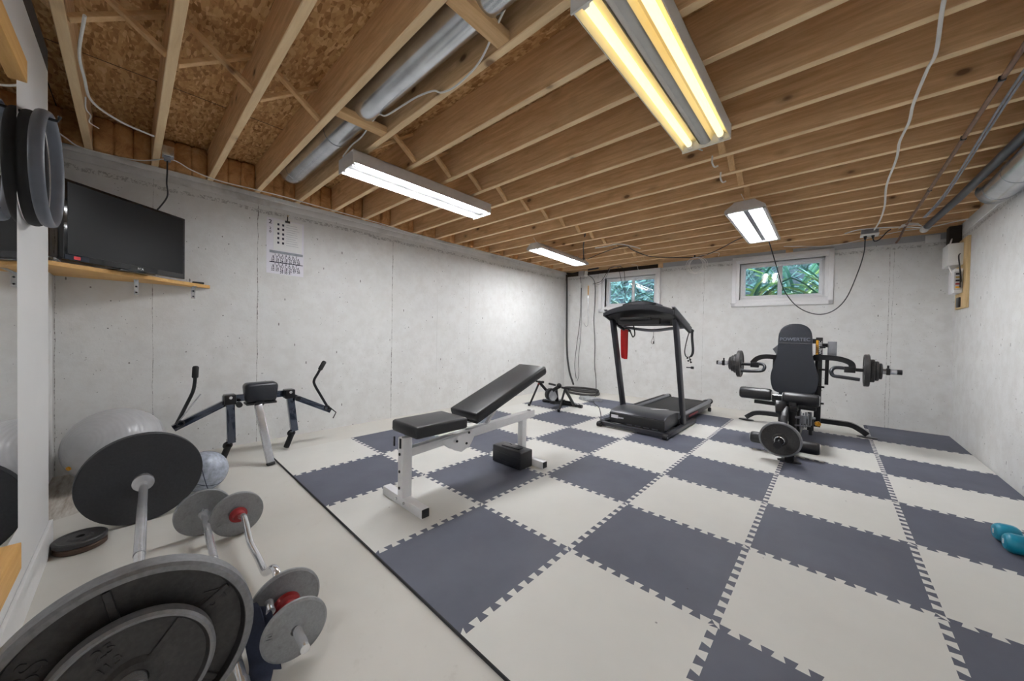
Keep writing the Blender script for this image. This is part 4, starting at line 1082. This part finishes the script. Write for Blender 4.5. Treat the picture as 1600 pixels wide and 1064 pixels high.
# calendar
r = thing('wall_calendar', 'paper calendar with a printed sheet clipped on, hanging on the left wall', 'calendar', (XL+.004,-.42,1.52))
def flat(name, y0, y1, z0, z1, off, mat, parent, skew=0.0):
    g = G(); x = XL+off
    g.hull_box([V(x,y0,z0+skew),V(x+.002,y0,z0+skew),V(x+.002,y1,z0),V(x,y1,z0),V(x,y0,z1+skew),V(x+.002,y0,z1+skew),V(x+.002,y1,z1),V(x,y1,z1)]); return obj(name, g, mat, parent)
pg = flat('page', -.568, -.268, 1.523, 2.030, .003, 'paper', r, .004)
sh = flat('clipped_sheet', -.515, -.285, 1.745, 2.022, .007, 'white', r, .0)
flat('heading_bar', -.545, -.275, 1.715, 1.738, .0055, 'greycable', pg); flat('heading_bar', -.545, -.275, 1.628, 1.635, .0055, 'ink', pg)
text('numbers', '\n'.join(['1  2  3  4  5  6  7','8  9 10 11 12 13 14','15 16 17 18 19 20 21','22 23 24 25 26 27 28']), .0270, 'ink', (XL+.0055,-.415,1.672), (0,1,0), (0,0,1), pg, .0003, spacing=.70)
text('numbers', '\n'.join(['1  2  3  4  5  6  7','8  9 10 11 12 13 14','15 16 17 18 19 20 21','22 23 24 25 26 27 28','29 30 31']), .0270, 'ink', (XL+.0055,-.415,1.578), (0,1,0), (0,0,1), pg, .0003, spacing=.70)
text('month_number', '2', .05, 'ink', (XL+.0055,-.540,1.995), (0,1,0), (0,0,1), pg, .0003)
text('month_number', '2\n0', .03, 'ink', (XL+.0055,-.540,1.92), (0,1,0), (0,0,1), pg, .0003)
g = G()
for i in range(5):
    z = 1.985-i*.042
    for y in (-.478,-.44): g.box((XL+.009,y-.008,z-.012), (XL+.0096,y+.008,z+.008))
obj('printed_figures', g, 'ink', sh)
g = G()
for i in range(10): g.box((XL+.009,-.415,1.99-i*.021), (XL+.0096,-.415+random.uniform(.07,.11),1.992-i*.021))
obj('printed_lines', g, 'greycable', sh)
g = G(); g.box((XL+.003,-.425,2.012), (XL+.016,-.385,2.032), .002); g.tube([(XL+.01,-.405,2.03),(XL+.012,-.405,2.075)], .004, 8); obj('binder_clip', g, 'blackm', r)
g = G(); g.tube([(XL,-.405,2.085),(XL+.02,-.405,2.085),(XL+.022,-.405,2.07)], .003, 6); obj('hook', g, 'brass', r)

# ================================================================== mirror and rings on the partition
PY = -1.63
r = thing('wall_mirror', 'large frameless mirror between two wooden rails on the white partition', 'mirror', (-.5,PY,.24))
g = G(); g.box((-1.085,PY,.33), (.10,PY+.005,1.84)); obj('glass', g, 'mirror', r)
g = G(); g.box((-.945,PY,.248), (.15,PY+.030,.330), .002); obj('rail', g, 'railwood', r)
g = G(); g.box((-1.10,PY,1.80), (.15,PY+.024,1.872), .002); obj('rail', g, 'railwood', r)
r = thing('exercise_ring', 'black hoop hanging flat on the white partition behind the grey hoop', 'ring', (-1.25,PY+.02,1.34))
g = G(); g.torus((-1.25,PY+.018,1.56), (0.0,1,0), .190, .009, 72, 12, 1.7); obj('hoop', g, 'rubber', r)
r = thing('exercise_ring', 'grey hoop hanging in front of the black hoop on the white partition', 'ring', (-1.31,PY+.05,1.34))
g = G(); g.torus((-1.18,PY+.056,1.550), (.02,1,0), .188, .011, 72, 12, 1.5); hp_ = obj('hoop', g, 'ringgrey', r)
g = G(); g.torus((-1.18,PY+.056,1.550), (.02,1,0), .181, .004, 72, 8); obj('inner_lip', g, 'greym', hp_)
g = G(); g.tube([(-1.15,PY,1.722),(-1.15,PY+.08,1.722),(-1.15,PY+.085,1.74)], .005, 8); one('wall_hook', 'small metal hook holding the two hoops on the partition', 'hook', g, 'blackm')

# ================================================================== bicycle trainer, hose, bag
r = thing('bike_trainer', 'folding black bicycle trainer with silver flywheel behind the bench', 'bike trainer', (-1.97,2.55,0))
g = G(); g.tube([(-2.30,2.76,.022),(-1.65,2.80,.022)], .019, 14); g.tube([(-2.30,2.76,.022),(-2.25,2.763,.022)], .024, 14); g.tube([(-1.70,2.797,.022),(-1.65,2.80,.022)], .024, 14); obj('rear_bar', g, 'blackm', r)
tl, tr = V(-2.16,2.47,.345), V(-1.72,2.47,.305)
for top, rx, fy in ((tl,-2.06,(-2.215,2.335,.012)),(tr,-1.76,(-1.705,2.325,.012))):
    g = G(); g.tube([(rx,2.77,.03), top], .021, 14); fr = obj('frame_leg', g, 'blackm', r)
    g = G(); g.tube([top-V(0,0,.03), fy], .014, 12); g.tube([V(fy)+V(0,0,.035), fy], .020, 12); obj('front_leg', g, 'blackm', r)
    g = G(); g.tube([top-V(.045,0,0), top+V(.065,0,0)], .014, 12); g.tube([top+V(.065,0,0), top+V(.085,0,0)], .018, 12); obj('axle_clamp', g, 'blackm', r)
g = G(); g.tube([(-2.05,2.76,.06),(-1.78,2.78,.06)], .016, 12); obj('cross_tube', g, 'blackm', r)
g = G(); g.box((-1.98,2.50,.05), (-1.90,2.76,.09), .006); g.bar((-1.93,2.60,.07),(-1.90,2.52,.26),.05,.03,bev=.004); obj('resistance_arm', g, 'blackm', r)
g = G(); g.lathe([(0,0),(0,.05),(.006,.082),(.045,.088),(.06,.082),(.066,.04),(.066,0)], (-2.01,2.52,.185), (1,-.3,0), 32); fw = obj('resistance_unit', g, 'blackp', r)
g = G(); g.lathe([(0,0),(0,.035),(.004,.045),(.008,.060),(.020,.072),(.03,.074),(.034,.066),(.036,.0)], (-1.945,2.50,.180), (1,-.3,0), 32); obj('flywheel', g, 'silver', fw)
g = G(); g.tube([(-1.93,2.50,.245),(-1.82,2.47,.31)], .026, 14); g.tube([(-2.00,2.50,.33),(-1.88,2.48,.325)], .014, 10); g.sphere((-1.81,2.47,.325), .036, 14); obj('clamp_body', g, 'blackm', r)
g = G(); g.box((-2.165,2.452,.305), (-2.14,2.462,.325), .002); obj('red_decal', g, 'redpl', r)
r = thing('coiled_hose', 'thick dark ribbed hose hanging from the corner and coiled on the floor', 'hose', (-2.4,3.9,FZ))
g = G(); P = catmull([(-2.89,4.18,2.17),(-2.885,4.185,1.9),(-2.875,4.19,1.3),(-2.86,4.18,.9),(-2.81,4.15,.56),(-2.72,4.10,.30),(-2.63,4.05,.17),(-2.56,3.98,.125)], 8); g.tube(P, .017, 12); obj('hose', g, 'greyhose', r)
for q, (zc, rx, ry, cx, cy) in enumerate(((.010,.33,.20,-2.36,3.93),(.052,.32,.19,-2.38,3.95))):
    g = G(); n = 40; g.tube([(cx+rx*math.cos(2*PI*i/n), cy+ry*math.sin(2*PI*i/n), zc+.004*math.sin(4*PI*i/n)) for i in range(n)], .020, 10, closed=True); obj('coil', g, 'greyhose', r)
g = G(); n = 26
pts = [((.17+.03*math.sin(5*a)+.02*math.sin(3*a+1))*math.cos(a), (.12+.02*math.sin(4*a))*math.sin(a)) for a in [2*PI*i/n for i in range(n)]]
g.prism(pts, (-1.90,3.42,.001), (1,0,0), (0,1,0), (0,0,.035), .012, 3)
for v in g.bm.verts: v.co.z += random.uniform(0,.012) if v.co.z > .01 else 0
one('plastic_bag', 'crumpled grey plastic bag lying on the floor beside the coiled hose', 'bag', g, 'bag')

# dumbbells
def dumbbell(label, c, rz, tilt):
    r = thing('dumbbell', label, 'dumbbell', (c[0], c[1], 0), 'teal dumbbells')
    Rm = Matrix.Rotation(rz, 4, 'Z'); o = V(c[0], c[1], .046)
    def T(x, y, z): return o + Rm @ V(x, y, z)
    rad = .046
    for s in (-1, 1):
        g = G(); rings = []
        for x, q in ((.052,.55),(.058,.86),(.075,1.0),(.115,1.0),(.132,.80),(.136,.62)):
            rings.append([g.bm.verts.new(T(s*x, rad*q*math.cos(2*PI*k/8+PI/8)*1.05, rad*q*math.sin(2*PI*k/8+PI/8)*1.0)) for k in range(8)])
        for a, b in zip(rings, rings[1:]):
            for k in range(8): g.bm.faces.new([a[k], a[(k+1)%8], b[(k+1)%8], b[k]])
        g.bm.faces.new(rings[0]); g.bm.faces.new(rings[-1])
        es = [e for e in g.bm.edges]; bmesh.ops.bevel(g.bm, geom=es, offset=.0035, segments=2, affect='EDGES')
        hd = obj('head', g, 'teal', r, ang=50)
        p = T(s*.1368, 0, 0); rt = Rm @ V(0, -1 if s < 0 else 1, 0)
        text('number', '8', .034, 'white', p, rt, (0,0,1), hd, .0006)
    g = G(); g.tube([T(-.06,0,0), T(-.02,0,0), T(0,0,0), T(.02,0,0), T(.06,0,0)], [.014,.0155,.0165,.0155,.014], 16); obj('handle', g, 'fixgrey', r)
dumbbell('teal dumbbell farther from the viewer at the right edge of the picture', (1.655,1.590), .10, 0)
dumbbell('teal dumbbell nearer the viewer at the right edge of the picture', (1.660,1.462), .03, 0)

# ================================================================== electrics and cables
def cable(label, pts, rad, mat, cat='cable', name='cable', n=6):
    g = G(); g.tube(catmull(pts, n), rad, 8); return one(name, label, cat, g, mat)
cable('thick white cable stapled across the joists right of the big light', [(1.15,-1.4,2.212),(1.14,.2,2.212),(1.155,.57,2.212),(1.183,.888,2.213),(1.175,1.019,2.213),(1.168,1.3,2.212),(1.176,1.509,2.213),(1.165,1.753,2.212),(1.178,2.036,2.213),(1.176,2.577,2.212),(1.21,3.129,2.213),(1.215,3.6,2.20),(1.20,3.98,2.20)], .0068, 'whitecable')
r = thing('junction_box', 'ceiling outlet box with two plugs feeding the right light', 'outlet box', (1.165,4.05,2.15))
g = G(); g.box((1.10,3.98,2.165), (1.235,4.10,2.222), .004); obj('box', g, 'greym', r)
g = G(); g.box((1.095,3.972,2.155), (1.240,4.105,2.167), .003); obj('cover', g, 'fixwhite', r)
for x in (1.135, 1.195):
    g = G(); g.tube([(x,4.04,2.155),(x,4.04,2.12)], [.015,.009], 12); obj('plug', g, 'blackp', r)
cable('black cord looping down from the outlet box to the light by the right window', [(1.135,4.04,2.12),(1.13,4.06,1.98),(1.09,4.10,1.78),(1.00,4.16,1.49),(.88,4.20,1.345),(.73,4.20,1.32),(.56,4.18,1.42),(.43,4.10,1.63),(.365,3.95,1.90),(.33,3.65,2.10),(.325,3.45,2.15)], .0055, 'blackp')
cable('short black cord bending from the outlet box towards the copper pipe', [(1.195,4.04,2.12),(1.21,4.05,2.09),(1.25,4.06,2.11),(1.30,4.08,2.18),(1.33,4.08,2.205)], .0055, 'blackp')
cable('black cord strung under the far joists between the two hooded lights', [(-1.88,3.25,2.17),(-1.6,3.15,2.20),(-1.175,2.987,2.205),(-1.179,3.296,2.205),(-1.15,3.745,2.205),(-1.0,3.971,2.205),(-.80,4.15,2.205),(-.62,4.22,2.200),(-.43,4.12,2.205),(-.196,3.842,2.205),(0.0,3.56,2.205),(.16,3.40,2.20)], .006, 'blackp')
cable('white cable running under the far joists beside the black cord', [(-1.54,2.875,2.213),(-1.405,2.893,2.212),(-1.211,2.875,2.213),(-1.12,3.08,2.213),(-1.081,3.28,2.213)], .008, 'whitecable')
cable('white cable along the back sill above the outlet box, ending at the corner', [(.97,4.02,2.212),(1.10,3.93,2.212),(1.36,4.04,2.212),(1.60,4.24,2.212),(1.78,4.14,2.212),(1.84,4.05,2.20)], .006, 'whitecable')
cable('thin white cable draped above the right window', [(.40,4.30,2.212),(.60,4.36,2.195),(.80,4.40,2.175),(1.0,4.40,2.18),(1.20,4.38,2.205),(1.42,4.28,2.212),(1.60,4.24,2.205)], .004, 'whitecable')
cable('white double cable dropping across the near left joists', [(-1.30,-1.50,2.215),(-1.61,-1.535,2.212),(-1.841,-1.535,2.212),(-2.058,-1.53,2.212),(-2.18,-1.48,2.212),(-2.26,-1.40,2.212),(-2.31,-1.29,2.212)], .0055, 'whitecable')
cable('thin white cable end curling beside the double cable at left', [(-2.05,-1.545,2.21),(-2.15,-1.55,2.19),(-2.27,-1.54,2.205),(-2.36,-1.55,2.20),(-2.45,-1.52,2.212)], .003, 'whitecable')
cable('thin white cable running along the top of the left wall', [(-2.60,-1.72,2.205),(-2.78,-1.67,2.21),(-2.90,-1.60,2.212),(-2.86,-1.36,2.213),(-2.65,-1.20,2.212),(-2.738,-1.08,2.205),(-2.80,-.924,2.200),(-2.80,-.678,2.205),(-2.81,-.487,2.212),(-2.83,-.158,2.213),(-2.86,.504,2.212),(-2.90,1.0,2.195),(-2.91,1.5,2.180),(-2.91,2.0,2.195),(-2.905,2.7,2.212),(-2.90,3.6,2.212)], .0042, 'whitecable')
cable('white cable looping beside the round duct between the left joists', [(.15,-.40,2.36),(-.05,-.39,2.30),(-.155,-.375,2.25),(-.307,-.33,2.215),(-.496,-.309,2.212),(-.593,-.328,2.212),(-.618,-.36,2.215),(-.721,-.385,2.22),(-.846,-.40,2.22),(-1.012,-.41,2.23),(-1.10,-.42,2.26),(-1.35,-.40,2.24),(-1.5,-.40,2.24),(-1.62,-.41,2.20)], .0045, 'whitecable')
r = thing('outlet_box', 'metal outlet box on the joist above the television with a plug', 'outlet box', (-2.60,-1.19,2.16))
g = G(); g.box((-2.64,-1.245,2.205), (-2.57,-1.185,2.275), .004); obj('box', g, 'galv', r)
g = G(); g.box((-2.63,-1.235,2.18), (-2.585,-1.20,2.205), .004); obj('plug', g, 'greycable', r)
cable('black cord dropping from the outlet box to the television', [(-2.61,-1.218,2.18),(-2.62,-1.218,2.10),(-2.63,-1.22,2.03),(-2.66,-1.215,1.95),(-2.69,-1.25,1.87),(-2.68,-1.29,1.80)], .0045, 'blackp')
# cable coil near the left window
r = thing('cable_coil', 'coil of thin white cable hanging from the joists between the windows', 'cable', (-.62,4.2,1.98))
for i in range(5):
    g = G(); g.torus((-.64+.012*i,4.19+.01*i,2.075+.006*math.sin(i*2.1)), (.15*math.sin(i*1.3),1,.12*math.cos(i*2)), .115+.006*math.sin(i*3.3), .0028, 40, 6); obj('loop', g, 'whitecable', r)
g = G(); g.tube([(-.635,4.19,2.19),(-.635,4.19,2.225)], .012, 8); obj('tie', g, 'blackp', r)
cable('loose white cable end drooping right of the cable coil', [(-.56,4.16,2.205),(-.45,4.14,2.20),(-.36,4.12,2.212),(-.30,4.11,2.19),(-.31,4.11,2.15)], .003, 'whitecable')
# cords around the left corner
r = thing('splice_box', 'cluster of small boxes and sockets at the top of the back left corner', 'outlet box', (-2.50,4.12,2.10))
g = G(); g.box((-2.58,4.10,2.10), (-2.47,4.17,2.19), .006); obj('box', g, 'fixgrey', r)
g = G(); g.tube([(-2.43,4.13,2.17),(-2.42,4.10,2.09)], [.028,.032], 14); obj('socket', g, 'whitecable', r)
g = G(); g.tube([(-2.87,4.16,2.19),(-2.74,4.16,2.17),(-2.6,4.15,2.18)], .016, 10); g.tube([(-2.40,4.14,2.2),(-2.2,4.16,2.215)], .014, 10); obj('conduit', g, 'blackp', r)
g = G(); g.tube(catmull([(-2.05,3.30,2.14),(-2.02,3.32,2.16),(-2.0,3.34,2.22)],4), .018, 8); obj('cord_grip', g, 'abs_', r)
yw = lambda x: yb(x)-.02
cable('long black cord hanging down the back wall to the treadmill', [(-2.40,4.10,2.12),(-2.33,yw(-2.33),2.0),(-2.31,yw(-2.3),1.645),(-2.325,yw(-2.3),1.297),(-2.29,yw(-2.3),.832),(-2.285,4.24,.50),(-2.20,4.15,.23),(-2.0,3.8,.03),(-1.75,3.3,.007),(-1.5,3.0,.007),(-1.25,2.6,.007),(-1.10,2.32,.02),(-1.0,2.24,.06),(-.93,2.23,.09)], .0055, 'blackp')
cable('double black cord hanging near the back left corner', [(-2.60,4.20,2.12),(-2.594,4.225,1.92),(-2.606,4.225,1.30),(-2.66,4.218,.82),(-2.69,4.214,.455),(-2.65,4.21,.20)], .0045, 'blackp')
cable('thinner dark cord hanging just right of the double cord', [(-2.585,4.225,1.90),(-2.58,4.228,1.06),(-2.62,4.224,.58),(-2.60,4.222,.28),(-2.63,4.21,.15)], .0035, 'blackp')
g = G(); g.box((-2.61,4.19,1.90), (-2.575,4.215,1.98), .004); one('cord_plug', 'white plug body partway down the cord in the back left corner', 'plug', g, 'fixwhite')
r = thing('hook_rod', 'thin metal rod with wooden grip and hooked end on the back wall', 'hook', (-2.44,yw(-2.44),1.18))
g = G(); g.tube([(-2.447,yw(-2.44),1.93),(-2.447,yw(-2.44),1.76)], .011, 10); obj('grip', g, 'shelfwood', r)
g = G(); g.tube(catmull([(-2.447,yw(-2.44),1.77),(-2.445,yw(-2.44),1.5),(-2.437,yw(-2.44),1.25),(-2.455,yw(-2.44),1.19),(-2.49,yw(-2.44),1.19),(-2.525,yw(-2.5),1.25)], 6), .004, 8); obj('rod', g, 'silver', r)
cable('black cord draped across the left window, left strand', [(-1.86,4.20,2.212),(-1.83,4.22,2.10),(-1.80,4.235,1.953),(-1.747,4.245,1.784),(-1.69,4.25,1.60)], .004, 'blackp')
cable('black cord draped across the left window, right strand', [(-1.86,4.20,2.212),(-1.80,4.22,2.195),(-1.755,4.235,2.113),(-1.737,4.245,1.838),(-1.735,4.25,1.58)], .004, 'blackp')
cable('black cord swagged from the back left corner to the left window', [(-2.33,4.20,1.95),(-2.25,4.20,1.96),(-2.16,4.205,1.99),(-2.07,4.21,2.12),(-2.01,4.21,2.205),(-1.86,4.205,2.212)], .0048, 'blackp')
cable('grey cord swagged below the black one beside the left window', [(-2.33,4.19,1.93),(-2.20,4.19,1.93),(-2.10,4.195,2.0),(-2.03,4.20,2.13),(-1.97,4.20,2.20),(-1.8,4.2,2.214)], .004, 'greycable')
cable('thin white wire hanging over the top right of the left window', [(-1.62,4.22,2.212),(-1.53,4.23,2.19),(-1.51,4.24,2.12),(-1.45,4.25,2.06),(-1.40,4.25,2.03)], .003, 'whitecable')
cable('black cord rising from the far end of the corner light into the joists', [(-2.0,3.32,2.13),(-1.93,3.22,2.15),(-1.80,3.0,2.19),(-1.62,2.70,2.215),(-1.45,2.46,2.30)], .008, 'blackp')
for i, (x, y) in enumerate(((.262,1.262),(.250,1.56))):
    g = G(); g.tube(catmull([(x,y,H+.01),(x,y,2.19),(x+.01,y+.02,2.165),(x+.03,y+.03,2.17)], 4), .0055, 8)
    one('ceiling_hook', ['white hook screwed into the joist just beyond the big light','white hook in the joist between the big light and the right hooded light'][i], 'hook', g, 'whitecable')

# board with boxes in the right corner
r = thing('utility_board', 'narrow plywood board with white boxes in the back right corner', 'utility board', (1.84,4.2,1.345))
g = G(); g.box((XR-.02,4.03,1.345), (XR,4.42,2.04), .002); obj('board', g, 'ply', r)
def ubox(name, y0, y1, z0, z1, d, mat, par=None):
    g = G(); g.box((XR-.02-d,y0,z0), (XR-.02,y1,z1), .005); return obj(name, g, mat, par or r)
b1 = ubox('grey_box', 4.16, 4.40, 1.78, 2.00, .10, 'fixwhite'); b2 = ubox('white_box', 4.15, 4.38, 1.50, 1.74, .055, 'trimwhite')
g = G(); g.box((XR-.077,4.13,1.53), (XR-.03,4.15,1.71), .003); obj('terminal_strip', g, 'fixgrey', b2)
for i in range(5):
    g = G(); g.box((XR-.07,4.124,1.545+i*.033), (XR-.045,4.131,1.562+i*.033)); obj('terminal', g, ('yellow','redpl','blackp','brass','blackp')[i], b2)
ubox('black_block', 4.20, 4.30, 1.36, 1.46, .015, 'blackp')
g = G(); g.tube(catmull([(XR-.03,4.20,1.90),(XR-.06,4.10,1.86),(XR-.06,4.06,1.76),(XR-.04,4.10,1.62),(XR-.04,4.14,1.60)], 5), .005, 8)
g.tube(catmull([(XR-.03,4.22,1.79),(XR-.05,4.12,1.76),(XR-.05,4.08,1.66),(XR-.04,4.13,1.55)], 5), .004, 8); obj('wiring', g, 'blackp', r)
g = G(); g.tube(catmull([(1.80,4.36,2.205),(1.79,4.34,2.10),(1.76,4.30,1.95),(1.76,4.26,1.80),(1.79,4.22,1.66),(1.82,4.20,1.60)], 6), .006, 8); one('cable', 'white cable curving down from the ceiling over the utility board boxes', 'cable', g, 'whitecable')
g = G(); g.box((XR-.09,4.33,2.03), (XR-.005,4.45,2.21), .004)
one('dark_bracket', 'dark recessed mounting block above the utility board in the corner', 'bracket', g, 'osbdark')
g = G(); g.prism([(0,0),(.03,.05),(.08,.06),(.14,.045),(.17,0),(.13,.025),(.08,.035),(.035,.025)], (1.37,3.98,2.17), (1,0,0), (0,.2,1), (0,.012,0), .002)
one('pipe_tape', 'curl of white tape hanging from the copper pipe near the corner', 'tape', g, 'white')
g = G(); wbox(g, 1.63, 1.74, 2.10, 2.185, -.03, -.013, .004); one('patch_panel', 'pale patch of sheet fixed on the back sill beside the dark pipe', 'panel', g, 'drywall')
